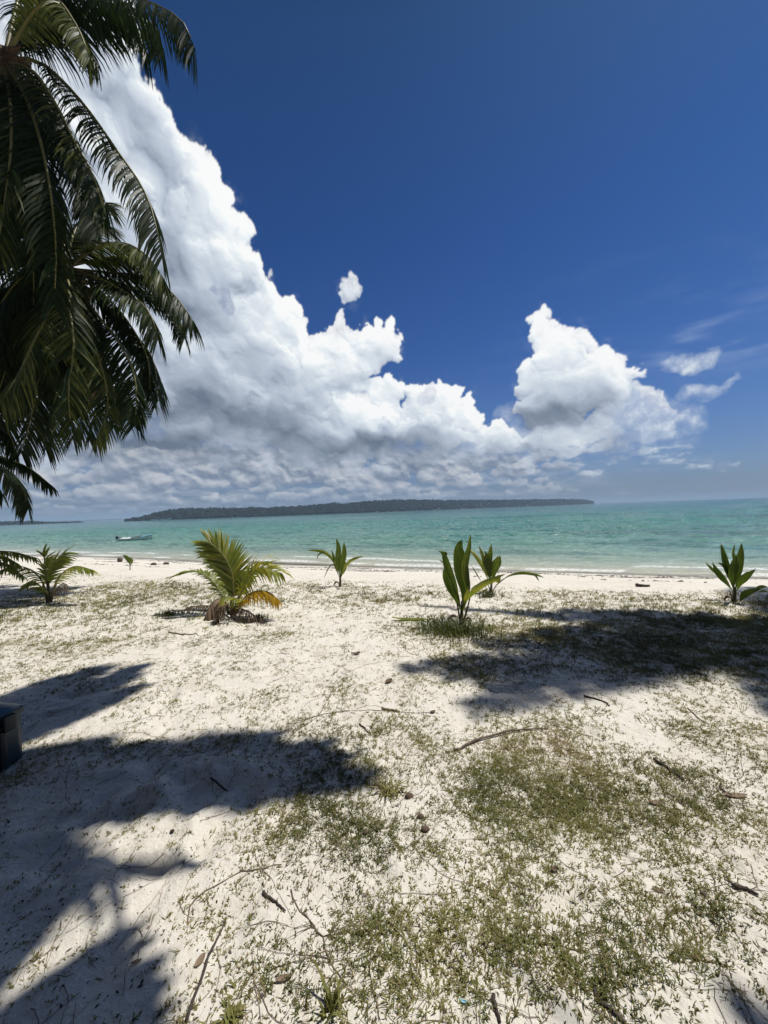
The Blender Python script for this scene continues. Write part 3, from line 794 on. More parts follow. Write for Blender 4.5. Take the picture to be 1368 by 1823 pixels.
# ------------------------------------------------------------------ coconut palms
def palm(label, base, crown, lean, seed, fronds, nuts=9, rad=0.17, extra=(), depth=None, detail=True, group=None):
    rt = thing('coconut_palm', label, 'palm tree', base, group)
    rs = random.Random(seed)
    b, c = Vector(base), Vector(crown)
    path = [b-Vector((0, 0, 0.3)), b+Vector(lean)*0.35+(c-b)*0.22, b+Vector(lean)+(c-b)*0.55, c]
    sp = spline(path, 70)
    gq = Geo(); n = 18; rows = []
    for i, p in enumerate(sp):
        t = (sp[min(i+1, 69)]-sp[max(i-1, 0)]).normalized(); u = t.cross(Vector((0, 1, 0.01))).normalized(); v = t.cross(u)
        r = rad*(1.0-0.42*i/69)+0.16*math.exp(-i/3.0)+(0.012 if i % 2 else 0)
        rows.append([p+u*(r*cos(2*pi*k/n)*(1+0.04*rs.random()))+v*(r*sin(2*pi*k/n)) for k in range(n)])
    gq.grid(rows, True, caps=True); gq.obj('trunk', M['trunk'], rt)
    # fibre and leaf bases round the heart
    g2 = Geo()
    for k in range(26):
        a = rs.random()*2*pi; e = rs.uniform(-0.2, 1.1)
        d = Vector((cos(a)*cos(e), sin(a)*cos(e), sin(e)))
        st = c+Vector((0, 0, rs.uniform(-0.55, 0.15)))
        g2.tube([st, st+d*0.25, st+d*0.50+Vector((0, 0, -0.04))], [0.10, 0.06, 0.02], 6, rs.random())
    g2.tube([c-Vector((0, 0, 0.7)), c-Vector((0, 0, 0.2)), c+Vector((0, 0, 0.25))], [rad*0.7, 0.24, 0.08], 10)
    g2.obj('crown_fibre', M['fibre'], rt)
    for k in range(nuts):
        a = rs.random()*2*pi; r_ = rs.uniform(0.22, 0.42)
        p = c+Vector((cos(a)*r_, sin(a)*r_, rs.uniform(-0.62, -0.22)))
        coconut('coconut', p, 0.12*rs.uniform(0.8, 1.1), M['nut'], rt, rs.random()*9)
    for i, f in enumerate(fronds):
        kw = dict(seed=seed*50+i); kw.update(f[1] if len(f) > 1 else {})
        frond(rt, f[0], **kw)
    return rt
def coconut(name, p, r, m, parent=None, sd=0.0, sq=1.25, tilt=0.0):
    bm = bmesh.new(); bmesh.ops.create_icosphere(bm, subdivisions=3, radius=1.0)
    R_ = Matrix.Rotation(sd, 3, 'Z') @ Matrix.Rotation(tilt, 3, 'X')
    V = []
    for v in bm.verts:
        q = v.co.copy(); a = math.atan2(q.y, q.x)
        k = 1+0.07*cos(3*a)*(1-abs(q.z))+0.03*sin(5*q.z+sd)
        V.append(Vector(p)+(R_ @ Vector((q.x*k*r, q.y*k*r, q.z*r*sq))))
    F = [[v.index for v in f.verts] for f in bm.faces]; bm.free()
    return mesh_obj(name, V, F, m, parent)
def fp(*a):                                   # frond path through image places, each with its own distance
    return [P(*q) for q in a]
rsP = random.Random(4)
def auto_fronds(c, n, a0, a1, R=4.0, seed=1, el=(0.9, -0.7), L=0.8, skip=None):
    out = []; r = random.Random(seed)
    for k in range(n):
        a = a0+(a1-a0)*(k+0.5)/n+r.uniform(-0.12, 0.12); e = el[0]+(el[1]-el[0])*r.random()
        ln = R*r.uniform(0.85, 1.05)
        h = Vector((cos(a), sin(a), 0)); z = Vector((0, 0, 1)); p = Vector(c); pts = [p+Vector((0, 0, 0.05))]; ang = e
        for s in range(5):
            p = p+(h*cos(ang)+z*sin(ang))*(ln/5); pts.append(p); ang -= 0.20+0.10*r.random()+0.10*s*max(0, cos(ang))
        out.append((pts, dict(L=L*r.uniform(0.9, 1.1), droop=r.uniform(0.25, 0.55), yel=r.uniform(-0.15, 0.1))))
    return out
# upper palm at the left
c1 = P(8, 110, 7.6)
F1 = [
 (fp((10,100,7.6),(60,30,7.9),(130,-8,8.0),(205,-2,7.9),(270,40,7.8),(292,88,7.7)), dict(L=.9, droop=.6, lift=-.7, yel=-.1)),
 (fp((8,110,7.6),(60,150,8.0),(115,225,8.2),(160,300,8.2),(188,360,8.2)), dict(L=1.06, droop=0.63, yel=-.15)),
 (fp((8,110,7.6),(80,60,8.2),(170,20,8.4),(230,30,8.4),(262,90,8.4)), dict(L=0.95, droop=0.63, yel=-.15)),
 (fp((8,115,7.6),(40,240,8.0),(50,360,8.2),(60,470,8.2),(60,560,8.2)), dict(L=1.06, droop=0.42, yel=-.15)),
 (fp((10,105,7.6),(75,-25,7.7),(170,-22,7.4),(262,2,7.2),(322,35,7.1),(348,86,7.0)), dict(L=1.0, droop=0.9, lift=-.8, tiplen=.6)),
 (fp((10,100,7.6),(60,20,7.2),(100,0,7.0),(132,38,6.8),(150,75,6.7),(160,105,6.7)), dict(L=0.65, droop=0.47, yel=0.55)),
 (fp((12,108,7.6),(70,110,7.8),(140,175,7.7),(210,270,7.5),(262,350,7.3),(290,455,7.2)), dict(L=0.95, droop=0.63)),
 (fp((12,110,7.6),(62,130,7.2),(102,190,7.0),(132,250,6.9),(165,310,6.8),(188,385,6.8)), dict(L=0.72, droop=0.47, yel=0.25)),
 (fp((12,115,7.6),(45,170,7.0),(72,250,6.7),(90,340,6.6),(100,440,6.6),(97,540,6.7)), dict(L=0.88, droop=0.42)),
 (fp((8,115,7.6),(18,180,6.8),(20,260,6.4),(10,350,6.3),(-5,440,6.3)), dict(L=0.82, droop=0.37, yel=0.2)),
 (fp((8,115,7.6),(50,130,8.4),(110,210,8.8),(150,300,9.0),(176,420,9.0)), dict(L=1.00, droop=0.53, yel=-0.2)),
 (fp((8,115,7.6),(30,150,8.3),(70,260,8.6),(90,360,8.7),(100,460,8.8)), dict(L=1.06, droop=0.42, yel=-0.2)),
 (fp((8,115,7.6),(-10,170,7.2),(-30,260,7.0),(-45,380,7.0)), dict(L=1.06, droop=0.32)),
 (fp((8,115,7.6),(15,200,8.2),(25,320,8.3),(30,430,8.4)), dict(L=1.06, droop=0.37, yel=-0.2)),
 (fp((8,105,7.6),(40,40,8.0),(80,20,8.4),(130,40,8.8),(170,100,9.0)), dict(L=0.88, droop=0.47, yel=-0.15)),
 (fp((8,105,7.6),(30,10,7.9),(50,-60,8.4),(110,-100,8.9),(190,-90,9.2)), dict(L=0.95, droop=0.42)),
]
F1 += auto_fronds(c1, 12, radians(95), radians(285), 3.9, 3, (1.1, -0.4), 0.95)+auto_fronds(c1, 9, radians(0), radians(360), 3.0, 41, (-0.9, -1.35), 0.95)+auto_fronds(c1+Vector((-.6,0,0)), 5, radians(-60), radians(60), 1.5, 43, (-0.2, -0.9), 0.8)
palm('taller coconut palm at the upper left with fronds sweeping out of the picture', (-10.4, 7.2, float(height(-10.4, 7.2))), c1, (-0.9, 0.2, 0), 3, F1, nuts=12)
# lower palm at the left
c2 = P(118, 478, 9.2)
F2 = [
 (fp((120,480,9.2),(170,512,9.5),(222,565,9.6),(262,635,9.5),(268,705,9.4)), dict(L=.75, droop=.35)),
 (fp((120,482,9.2),(155,540,9.3),(190,610,9.2),(222,690,9.1),(226,745,9.0)), dict(L=.7, droop=.3)),
 (fp((120,478,9.2),(200,500,9.8),(262,520,9.9),(312,556,9.8),(330,600,9.7)), dict(L=.72, droop=.45, yel=-.1)),
 (fp((120,474,9.2),(180,462,9.4),(232,460,9.3),(272,486,9.2),(300,530,9.1)), dict(L=.68, droop=.4, yel=.1)),
 (fp((120,482,9.2),(150,560,8.9),(180,640,8.8),(205,700,8.8),(204,758,8.8)), dict(L=.6, droop=.3, yel=.1)),
 (fp((120,476,9.2),(165,445,8.9),(215,432,8.6),(258,452,8.4),(290,492,8.3)), dict(L=0.85, droop=0.39, yel=0.35)),
 (fp((120,478,9.2),(190,485,9.4),(255,492,9.4),(305,520,9.3),(345,572,9.2)), dict(L=0.94, droop=0.53)),
 (fp((120,480,9.2),(165,492,8.6),(215,515,8.2),(262,550,8.0),(282,600,7.9)), dict(L=0.85, droop=0.50, yel=0.1)),
 (fp((122,482,9.2),(185,540,9.6),(235,590,9.7),(272,640,9.7),(282,712,9.6)), dict(L=0.94, droop=0.47)),
 (fp((122,484,9.2),(160,545,8.7),(205,600,8.4),(240,670,8.3),(242,755,8.2)), dict(L=0.85, droop=0.37)),
 (fp((120,486,9.2),(145,550,8.4),(170,620,8.0),(190,690,7.9),(190,740,7.9),(172,780,7.9)), dict(L=0.72, droop=0.26, yel=0.35)),
 (fp((119,470,9.2),(122,500,8.0),(126,560,7.4),(132,620,7.2),(122,690,7.2),(128,770,7.3)), dict(L=0.70, droop=0.26, yel=0.25)),
 (fp((116,480,9.2),(98,530,8.2),(70,590,7.7),(42,650,7.5),(2,715,7.5)), dict(L=0.92, droop=0.32, yel=0.35)),
 (fp((116,484,9.2),(92,560,9.3),(74,650,9.3),(56,740,9.3),(38,805,9.4)), dict(L=0.92, droop=0.32, yel=0.05)),
 (fp((118,484,9.2),(112,560,9.6),(110,660,9.7),(96,740,9.7),(80,795,9.7)), dict(L=0.92, droop=0.32, yel=0.1)),
 (fp((118,484,9.2),(128,570,10.0),(140,660,10.2),(146,740,10.2),(130,775,10.2)), dict(L=0.83, droop=0.32)),
 (fp((118,484,9.2),(150,560,10.0),(165,650,10.3),(172,720,10.3),(158,778,10.3)), dict(L=0.83, droop=0.32, yel=-0.1)),
 (fp((114,480,9.2),(70,520,9.0),(30,600,8.9),(0,690,8.9),(-20,760,9.0)), dict(L=1.12, droop=0.37, yel=-0.15)),
 (fp((114,478,9.2),(60,480,8.6),(10,530,8.3),(-30,610,8.2)), dict(L=1.18, droop=0.47, yel=-0.15)),
 (fp((114,478,9.2),(60,500,9.8),(20,560,10.2),(-10,660,10.3)), dict(L=1.18, droop=0.42, yel=-0.2)),
 (fp((114,474,9.2),(60,440,9.6),(0,450,10.0),(-60,500,10.2)), dict(L=1.12, droop=0.47, yel=-0.1)),
 (fp((118,472,9.2),(130,420,9.4),(150,385,9.8),(180,360,10.2),(200,370,10.4)), dict(L=0.70, droop=0.26, yel=0.2)),
 (fp((118,472,9.2),(110,410,9.6),(90,360,10.2),(60,330,10.6)), dict(L=0.97, droop=0.32)),
 (fp((118,472,9.2),(140,420,10.0),(175,400,10.8),(195,405,11.0)), dict(L=0.77, droop=0.32)),
 (fp((118,484,9.2),(80,560,9.9),(30,650,10.3),(10,720,10.4),(0,770,10.4)), dict(L=1.18, droop=0.37, yel=-0.2)),
 (fp((118,484,9.2),(100,580,10.3),(80,680,10.6),(60,760,10.6)), dict(L=1.12, droop=0.32, yel=-0.2)),
]
F2 += [(f_[0], dict(L=0.59, droop=.6, leafm='dead', rachm='dead', label='brown dead hanging frond')) for f_ in auto_fronds(c2, 3, radians(200), radians(330), 2.9, 61, (-1.1, -1.4))]
F2 += auto_fronds(c2, 6, radians(110), radians(235), 3.6, 8, (0.9, -0.6), 0.95)+auto_fronds(c2, 9, radians(90), radians(360), 2.7, 42, (-0.9, -1.4), 0.9)+auto_fronds(c2+Vector((-1.5,0,-.5)), 8, radians(100), radians(300), 2.6, 44, (-0.8, -1.35), 0.95)
palm('lower coconut palm whose whole crown of drooping fronds hangs over the beach', (-12.3, 8.9, float(height(-12.3, 8.9))), c2, (-1.4, 0, 0), 4, F2, nuts=10, rad=0.16)
# a third palm left of the frame; only its frond tips reach the picture
c3 = P(-120, 800, 9.5)
F3 = [
 (fp((-120,800,9.5),(-60,785,9.3),(0,812,9.2),(50,832,9.1),(92,864,9.1)), dict(L=0.5, droop=0.7)),
 (fp((-120,800,9.5),(-80,760,9.3),(-30,748,9.2),(15,772,9.2),(30,810,9.2)), dict(L=0.6, droop=0.6)),
 (fp((-120,800,9.5),(-70,800,9.0),(-30,830,8.9),(5,880,8.9)), dict(L=0.5, droop=0.6, yel=0.2)),
]
F3 += auto_fronds(c3, 9, radians(70), radians(290), 3.0, 12, (1.0, -0.5))
palm('short coconut palm at the left edge showing only its frond tips above the sea', (c3.x-1.2, c3.y, float(height(c3.x-1.2, c3.y))), c3, (-0.3, 0, 0), 5, F3, nuts=4, rad=0.14)

# palms above and behind the camera: what falls on the ground in front is their shade
def lift(px, py, H):
    gp = ground_hit(px, py); return gp+SUN_DIR*((H-gp.z)/SUN_DIR.z)
def shade_palm(label, base, Hc, centre, tips, seed, auto=(), L=0.9, nuts=8, wid=0.05, lean=(0,0,0)):
    gc = Vector((centre[0], centre[1], 0)); c = gc+SUN_DIR*(Hc/SUN_DIR.z)
    fr = []
    for i, tp in enumerate(tips):
        (px, py), kw = tp[0], (tp[1] if len(tp) > 1 else {})
        kw = dict(kw); drop = kw.pop('drop', 1.3); bend = kw.pop('bend', 0.0)
        via = kw.pop('via', None)
        e = lift(px, py, Hc-drop) if isinstance(px, (int, float)) and not kw.pop('world', False) else Vector((px, py, 0))+SUN_DIR*((Hc-drop)/SUN_DIR.z)
        sd = Vector((-(e-c).y, (e-c).x, 0))*bend
        pts = [c, c+(e-c)*0.25+Vector((0, 0, 0.55))+sd*0.5, c+(e-c)*0.55+Vector((0, 0, 0.65))+sd, c+(e-c)*0.82+Vector((0, 0, 0.3))+sd*0.6, e]
        if via:
            pts = [c]+[lift(vx, vy, Hc-drop*(q+1)/(len(via)+1)) for q, (vx, vy) in enumerate(via)]+[e]
        k2 = dict(L=L, droop=0.55, wid=wid); k2.update(kw); fr.append((pts, k2))
    for a in auto: fr += auto_fronds(c, *a)
    return palm(label, base, c, lean, seed, fr, nuts=nuts, rad=0.17)
shade_palm('tall coconut palm standing out of view at the right, shading the grass', (13.0, 4.2, 0), 15.0, (4.9, 4.75),
  [((715,1192),dict(L=0.7)), ((835,1262),dict(L=0.8)), ((905,1092),dict(L=0.7)), ((1000,1225),), ((950,1130),), ((1060,1098),), ((1180,1115),), ((1300,1122),),
   ((1130,1190),), ((1270,1165),), ((1000,1165),), ((900,1190),), ((1400,1290),), ((1500,1200),), ((1450,1100),), ((850,1150),), ((1240,1115),),((1100,1140),), ((1000,1090),dict(L=.7)), ((1130,1092),dict(L=.6)), ((1230,1095),dict(L=.6)), ((1340,1100),dict(L=.6)), ((960,1200),), ((1180,1160),), ((1330,1150),), ((1380,1220),), ((860,1225),dict(L=.7)), ((790,1205),dict(L=.6)), ((745,1078),dict(L=0.25))], 21,
  auto=[(12, radians(-90), radians(60), 4.3, 31, (0.5, -0.8), 1.0)])
shade_palm('coconut palm leaning overhead from behind the camera, shading the left foreground', (0.8, -4.5, 0), 11.0, (-2.9, 2.2),
  [((228,1188),dict(L=0.5, wid=.07)), ((232,1222),dict(L=0.45, wid=.07)), ((195,1238),dict(L=0.45, wid=.07)), ((215,1204),dict(L=0.5, wid=.07)), ((170,1190),dict(L=.5)), ((60,1215),), ((655,1392),dict(L=0.36)), ((600,1360),dict(L=0.5, wid=.07)), ((560,1345),dict(L=0.6, wid=.07)), ((615,1385),dict(L=0.4, wid=.07)), ((545,1380),dict(L=.36, wid=.07)), ((480,1395),dict(L=.36, wid=.07)), ((470,1330),dict(L=0.6, wid=.07)), ((400,1325),dict(L=0.5)), ((200,1325),dict(L=.6)), ((60,1330),), ((340,1350),dict(L=.45, wid=.07)), ((260,1340),dict(L=.45, wid=.07)), ((330,1375),dict(L=.35, wid=.07)), ((120,1400),dict(L=.5)), ((20,1420),), ((180,1370),dict(L=.5, wid=.07)), ((0,1480),dict(L=.6)),
   ((405,1425),dict(L=0.25)), ((290,1385),dict(L=.3, wid=.07)), ((150,1440),dict(L=.35, wid=.07)), ((230,1405),dict(L=.3, wid=.07)), ((105,1590),dict(L=.4, wid=.07)), ((70,1620),dict(L=.45, wid=.07)), ((20,1640),dict(L=.5)), ((130,1530),dict(L=.3, wid=.07)), ((70,1500),dict(L=0.4)),
   ((60,1640),dict(L=0.45)), ((20,1500),), ((-200,1300),), ((-300,1500),), ((150,1190),dict(L=0.6))], 22,
  auto=[(12, radians(170), radians(275), 3.8, 33, (0.5, -0.8), 1.0)])
shade_palm('coconut palm behind the camera whose frond tip darkens the bottom right corner', (3.6, -5.0, 0), 10.0, (2.9, -1.6),
  [((1310,1812),dict(L=0.30)), ((1400,1860),dict(L=0.4)), ((880,1680),dict(L=0.03, thick=0.035, bend=-0.05)), ((1500,1950),)], 23,
  auto=[(12, radians(-180), radians(150), 3.0, 35, (0.6, -0.5), 0.85)])
# the small dense crown whose shade lies in the lower left corner
shade_palm('low slung coconut palm left of the camera casting the lower left shade', (-3.6, -2.8, 0), 6.5, (-1.45, 0.35),
  [((338,1542),dict(L=0.10, wid=.07, thick=0.12, drop=0.5, via=[(20,1700),(90,1625),(160,1568),(240,1545)])),
   ((206,1650),dict(L=0.05, thick=0.09, drop=0.5, via=[(60,1600),(150,1560),(200,1552),(205,1600)])), ((168,1650),dict(L=0.05, thick=0.09, drop=0.5, via=[(60,1620),(130,1585),(160,1600)])),
   ((215,1655),dict(L=0.20, wid=.06, drop=0.6)), ((250,1715),dict(L=0.22, wid=.06, drop=0.6)), ((272,1790),dict(L=0.22, wid=.06, drop=0.6)), ((285,1850),dict(L=0.25, wid=.06, drop=0.6)), ((165,1690),dict(L=0.12, drop=0.6)), ((20,1640),dict(L=0.35, drop=0.6)), ((40,1560),dict(L=0.5)), ((100,1600),dict(L=.2)), ((-60,1650),dict(L=.5)), ((230,1690),dict(L=.2, wid=.07, drop=.6)), ((262,1750),dict(L=.2, wid=.07, drop=.6)), ((200,1700),dict(L=.2, wid=.07, drop=.6))], 24,
  auto=[(9, radians(150), radians(320), 2.2, 37, (0.5, -0.5), 0.5)], nuts=6)

# unseen leaf mass added behind the camera to keep sky light off the shade
def sky_blocker():
    rs = np.random.RandomState(9); N = 26000
    a = rs.uniform(radians(100), radians(440), N)*0+rs.uniform(radians(185), radians(355), N)
    R = rs.uniform(9, 15, N); h = rs.rand(N)**0.8*12.5
    x = np.cos(a)*R*1.5; y = np.sin(a)*R-1.0; z = h*(0.75+0.25*np.sin(a*9)+0.12*np.sin(a*23))
    s_ = rs.uniform(0.25, 0.6, N)
    d1 = rs.randn(N, 3); d1 /= np.linalg.norm(d1, axis=1)[:, None]; d2 = np.cross(d1, rs.randn(N, 3)); d2 /= np.linalg.norm(d2, axis=1)[:, None]
    c = np.stack([x, y, z], -1); d1 *= s_[:, None]; d2 *= s_[:, None]*0.35
    V = np.stack([c-d1, c+d2, c+d1, c-d2], 1).reshape(-1, 3); F = np.arange(N*4).reshape(N, 4)
    tag(mesh_obj('sky_blocker', V, F, M['frond'], smooth=False, tone=np.repeat(rs.rand(N)*.7, 4)), 'unseen mass of loose leaves added behind the camera to block sky light', 'sky_blocker', kind='stuff')
sky_blocker()
# ------------------------------------------------------------------ young plants
def blade(gq, path, width, seed=0, tip=0.05, wide_at=0.55, fold=0.18, face=(0.15, -1, 0.35), pleat=0.05, notch=0.0, tone=0.5, cols=11, n=18, base=0.07):
    r = random.Random(seed+int(width*1e4)); sp = spline(path, n); rows = []; tn = []; jag = [r.uniform(0, 1)**2 for _ in range(cols)]
    fv = Vector(face).normalized()
    for i, p in enumerate(sp):
        u = i/(n-1); t = (sp[min(i+1, n-1)]-sp[max(i-1, 0)]).normalized()
        wv = t.cross(fv)
        if wv.length < 0.1: wv = t.cross(Vector((1, 0.2, 0)))
        wv.normalize(); nv = wv.cross(t).normalized()
        if u < wide_at: k = base+(1-base)*math.sin(min(u/wide_at, 1)*pi/2)**1.9
        else: k = tip+(1-tip)*max(cos((u-wide_at)/(1-wide_at)*pi/2), 0)**0.8
        w_ = width*k/2; row = []
        for c in range(cols):
            s = -1+2*c/(cols-1)
            row.append(p+wv*(s*w_)+nv*(-abs(s)*w_*fold*2+(pleat*width*(1 if c % 2 else -1)*min(1, k)))+t*(-notch*width*(1-abs(s))*u**6*1.6-width*0.55*jag[c]*u**5))
            tn.append(min(1.0, tone+(0.16 if c % 2 else -0.16)+0.55*u**7*jag[c]+(0.25 if c == cols//2 else 0)))  # alternate columns darkened: pleat shading painted into the tone; tips yellowing
        rows.append(row)
    gq.grid(rows, tone=tone, tones=tn)
def plant(name, label, cat, px, py, blades, stems=(), mat='seed', nut=None, group=None, ddepth=0.0):
    g0 = ground_hit(px, py); d0 = g0.y
    rt = thing(name, label, cat, g0, group)
    def Q(q):
        return P(q[0], q[1], d0+(q[2] if len(q) > 2 else 0.0))
    sc_ = d0/FPX
    for i, (pts, wpx, kw) in enumerate(blades):
        gq = Geo(); kw = dict(kw); mt = kw.pop('mat', mat); lb = kw.pop('label', None)
        blade(gq, [Q(q) for q in pts], wpx*0.78*sc_, seed=i, **kw)
        sp = spline([Q(q) for q in pts], 12)
        o = gq.obj('leaf', M[mt], rt)
        if lb: o['label'] = lb
    gs = Geo()
    for pts, r in stems:
        gs.tube(spline([Q(q) for q in pts], 8), [r*sc_*(1-0.4*k/7) for k in range(8)], 7)
    if stems: gs.obj('stem', M['stem'], rt)
    if nut:
        coconut('seed_husk', g0+Vector((nut[0], nut[1], 0.02)), 0.085, M['oldnut'], rt, 1.0, 1.3, 1.4)
    return rt
plant('coconut_seedling', 'tallest broad leaved coconut seedling rising from a dark grass tuft', 'seedling', 822, 1112, [
  ([(822,1085),(828,1050),(822,1005),(818,975),(823,960)], 36, dict(tone=0.49, fold=.1)),
  ([(823,1085),(834,1050,-.05),(829,1010,-.08),(836,975,-.1),(838,950,-.1)], 17, dict(tone=0.74, wide_at=.5)),
  ([(820,1085),(812,1050,.1),(800,1015,.15),(790,985,.2),(779,980,.22)], 20, dict(tone=0.44, notch=.5)),
  ([(820,1085),(808,1055,-.1),(795,1030,-.15),(790,1012,-.2)], 18, dict(tone=0.39)),
  ([(820,1075),(806,1040,.2),(796,1010,.25),(788,1000,.3),(780,996,.3)], 7, dict(tone=0.44)),
  ([(824,1085),(836,1062,-.2),(858,1042,-.35),(882,1030,-.45),(902,1021,-.5)], 14, dict(tone=0.98, wide_at=.55)),
  ([(824,1090),(836,1060,.1),(846,1044,.2),(862,1042,.25),(868,1052,.3)], 5, dict(tone=0.74)),
  ([(824,1090),(830,1065,-.1),(834,1050,-.15),(832,1044,-.15)], 9, dict(tone=0.98)),
  ([(822,1090),(816,1065,-.15),(806,1040,-.2),(805,1028,-.2)], 10, dict(tone=0.64)),
  ([(822,1106),(810,1096,.05),(802,1100,.05),(797,1112,.05)], 7, dict(mat='dead', label='withered brown leaf', tone=0.54)),
  ([(823,1106),(835,1100,-.05),(842,1108,-.05)], 5, dict(mat='dead', label='withered brown leaf', tone=0.74)),
  ([(835,1000,.1),(845,1015,.1),(853,1028,.1),(857,1036,.1)], 3, dict(tone=0.34)),
 ], stems=[([(822,1113),(822,1095),(823,1070)], 3.4), ([(820,1112),(816,1085),(810,1055)], 1.8), ([(825,1112),(832,1085),(838,1060)], 1.8), ([(824,1112),(829,1092),(834,1075)], 1.2)])
plant('coconut_seedling', 'round leafed coconut seedling behind the tallest one with one long arching leaf', 'seedling', 875, 1054, [
  ([(874,1040),(871,1010),(867,990),(862,980)], 24, dict(tone=0.49, wide_at=.6)),
  ([(876,1040),(882,1012),(888,998),(889,988)], 22, dict(tone=0.59, wide_at=.65, tip=.2)),
  ([(875,1035),(872,1005),(874,985),(875,968)], 14, dict(tone=0.69)),
  ([(873,1035),(866,1010),(860,988),(852,970)], 10, dict(tone=0.84)),
  ([(872,1040),(862,1012,.1),(850,992,.2),(832,974,.3)], 11, dict(tone=0.89)),
  ([(874,1042),(880,1034,-.1),(888,1030,-.15),(887,1022,-.15)], 15, dict(tone=0.98)),
  ([(885,1042,-.1),(905,1026,-.2),(930,1020,-.3),(955,1023,-.35),(970,1029,-.4)], 7, dict(tone=0.69, wide_at=.7)),
  ([(945,1022,-.33),(955,1026,-.36),(960,1035,-.38)], 4, dict(tone=0.64)),
  ([(868,1048,.1),(862,1056,.1),(858,1062,0)], 18, dict(tone=.1)),
 ], stems=[([(875,1055),(875,1045),(875,1035)], 2.6), ([(877,1054),(884,1042,-.1),(897,1030,-.15)], 1.0), ([(873,1054),(871,1046),(869,1040)], 1.0)])
plant('coconut_seedling', 'slender coconut seedling standing alone on pale sand near the middle of the beach', 'seedling', 606, 1044, [
  ([(606,1030),(602,1000),(603,975),(599,958)], 13, dict(tone=0.54)),
  ([(606,1030),(609,1005),(613,985),(613,963)], 13, dict(tone=0.59)),
  ([(605,1030),(598,1008,.1),(594,990,.1),(590,978,.1)], 7, dict(tone=0.64)),
  ([(604,1028),(594,998,.1),(578,983,.2),(562,980,.3),(548,980,.35)], 8, dict(tone=0.84)),
  ([(585,987,.15),(574,984,.2),(567,988,.25),(565,996,.25)], 4, dict(tone=0.54)),
  ([(607,1030),(616,1008,-.1),(628,996,-.2),(648,990,-.3)], 7, dict(tone=0.98)),
  ([(606,1030),(612,1015),(615,1005),(614,998)], 10, dict(tone=0.84)),
  ([(606,1041),(599,1036,.05),(593,1044,.05)], 4, dict(mat='dead', label='withered brown leaf', tone=0.54)),
  ([(603,1018),(594,1005),(585,1012),(577,1030)], 2.5, dict(tone=0.34)),
 ], stems=[([(606,1045),(606,1035),(606,1022)], 2.6)])
plant('coconut_seedling', 'dark fan shaped coconut seedling at the right end of the grass edge', 'seedling', 1308, 1072, [
  ([(1308,1055),(1300,1020),(1292,990),(1284,967)], 19, dict(tone=.1)),
  ([(1309,1055),(1318,1015),(1322,985),(1321,966)], 22, dict(tone=0.49)),
  ([(1307,1055),(1309,1025,-.1),(1312,1000,-.1),(1310,985,-.1)], 24, dict(tone=0.34)),
  ([(1306,1055),(1294,1035,.1),(1278,1015,.15),(1268,1000,.2)], 18, dict(tone=.1)),
  ([(1294,1035,.1),(1275,1018,.2),(1262,1006,.25),(1255,999,.3)], 9, dict(tone=0.29)),
  ([(1300,1030),(1293,1012),(1285,1004),(1277,1002)], 8, dict(tone=.1)),
  ([(1310,1055),(1322,1038,-.1),(1334,1024,-.15),(1346,1013,-.2)], 19, dict(tone=0.34)),
  ([(1308,1070),(1296,1062,.05),(1288,1072,.05)], 6, dict(mat='dead', label='withered brown leaf', tone=0.44)),
  ([(1308,1010,.1),(1307,985,.1),(1309,968,.1)], 7, dict(tone=0.64)),
 ], stems=[([(1308,1074),(1308,1062),(1308,1045)], 3.4), ([(1304,1073),(1302,1060),(1299,1050)], 1.0)])
plant('low_leafy_plant', 'low broad leaf plant lying beside the dark seedling at the right edge', 'plant', 1316, 1076, [
  ([(1316,1074),(1326,1060),(1340,1052),(1356,1049)], 15, dict(tone=0.54, wide_at=.4)),
  ([(1340,1054),(1350,1047),(1360,1044),(1368,1045)], 8, dict(tone=0.64)),
  ([(1345,1054),(1352,1054),(1362,1052),(1370,1055)], 5, dict(tone=0.54)),
 ])
plant('coconut_seedling', 'tiny two leaved coconut seedling beside the water at the left', 'seedling', 232, 1015, [
  ([(232,1008),(230,1000),(225,992),(218,988)], 9, dict(tone=0.39)),
  ([(232,1008),(234,1002),(234,996),(230,992)], 6, dict(tone=0.84)),
 ], stems=[([(232,1016),(232,1010),(232,1005)], 0.9)])

def tuft(name, label, px, py, rpx, n, hpx, seed, mat='tuft', cat='grass tuft', spread=0.6, tone=0.4):
    g0 = ground_hit(px, py); rt = Geo(); r = random.Random(seed); k_ = g0.y/FPX
    for i in range(n):
        a = r.random()*2*pi; d = abs(r.gauss(0, 0.5))*rpx*k_
        x, y = g0.x+cos(a)*d, g0.y+sin(a)*d*1.0; z = float(height(x, y))
        h = hpx*k_*r.uniform(0.4, 1.1); b = r.random()*2*pi; ln = spread*h*r.random()
        w_ = 0.0035+0.003*r.random(); wv = Vector((cos(b+pi/2), sin(b+pi/2), 0))*w_
        p0 = Vector((x, y, z-0.01)); p1 = p0+Vector((cos(b)*ln*.4, sin(b)*ln*.4, h*.62)); p2 = p0+Vector((cos(b)*ln, sin(b)*ln, h*r.uniform(.75, 1)))
        rt.add([p0-wv, p0+wv, p1+wv*.8, p1-wv*.8, p2], [(0, 1, 2, 3), (3, 2, 4)], tone+r.uniform(-.3, .3))
    o = rt.obj(name, M[mat], None, smooth=False); tag(o, label, cat); return o
M['tuft'] = leaf_mat('tuft_blade', (0.034, 0.046, 0.012), (0.110, 0.120, 0.030), (1.8, 1.9, 1.0), 0.5, 0.25)
M['creep'] = leaf_mat('creeping_grass', (0.060, 0.068, 0.018), (0.215, 0.215, 0.066), (1.7, 1.6, 1.0), 0.75, 0.22, (0.27, 0.20, 0.11), spec=0.2)
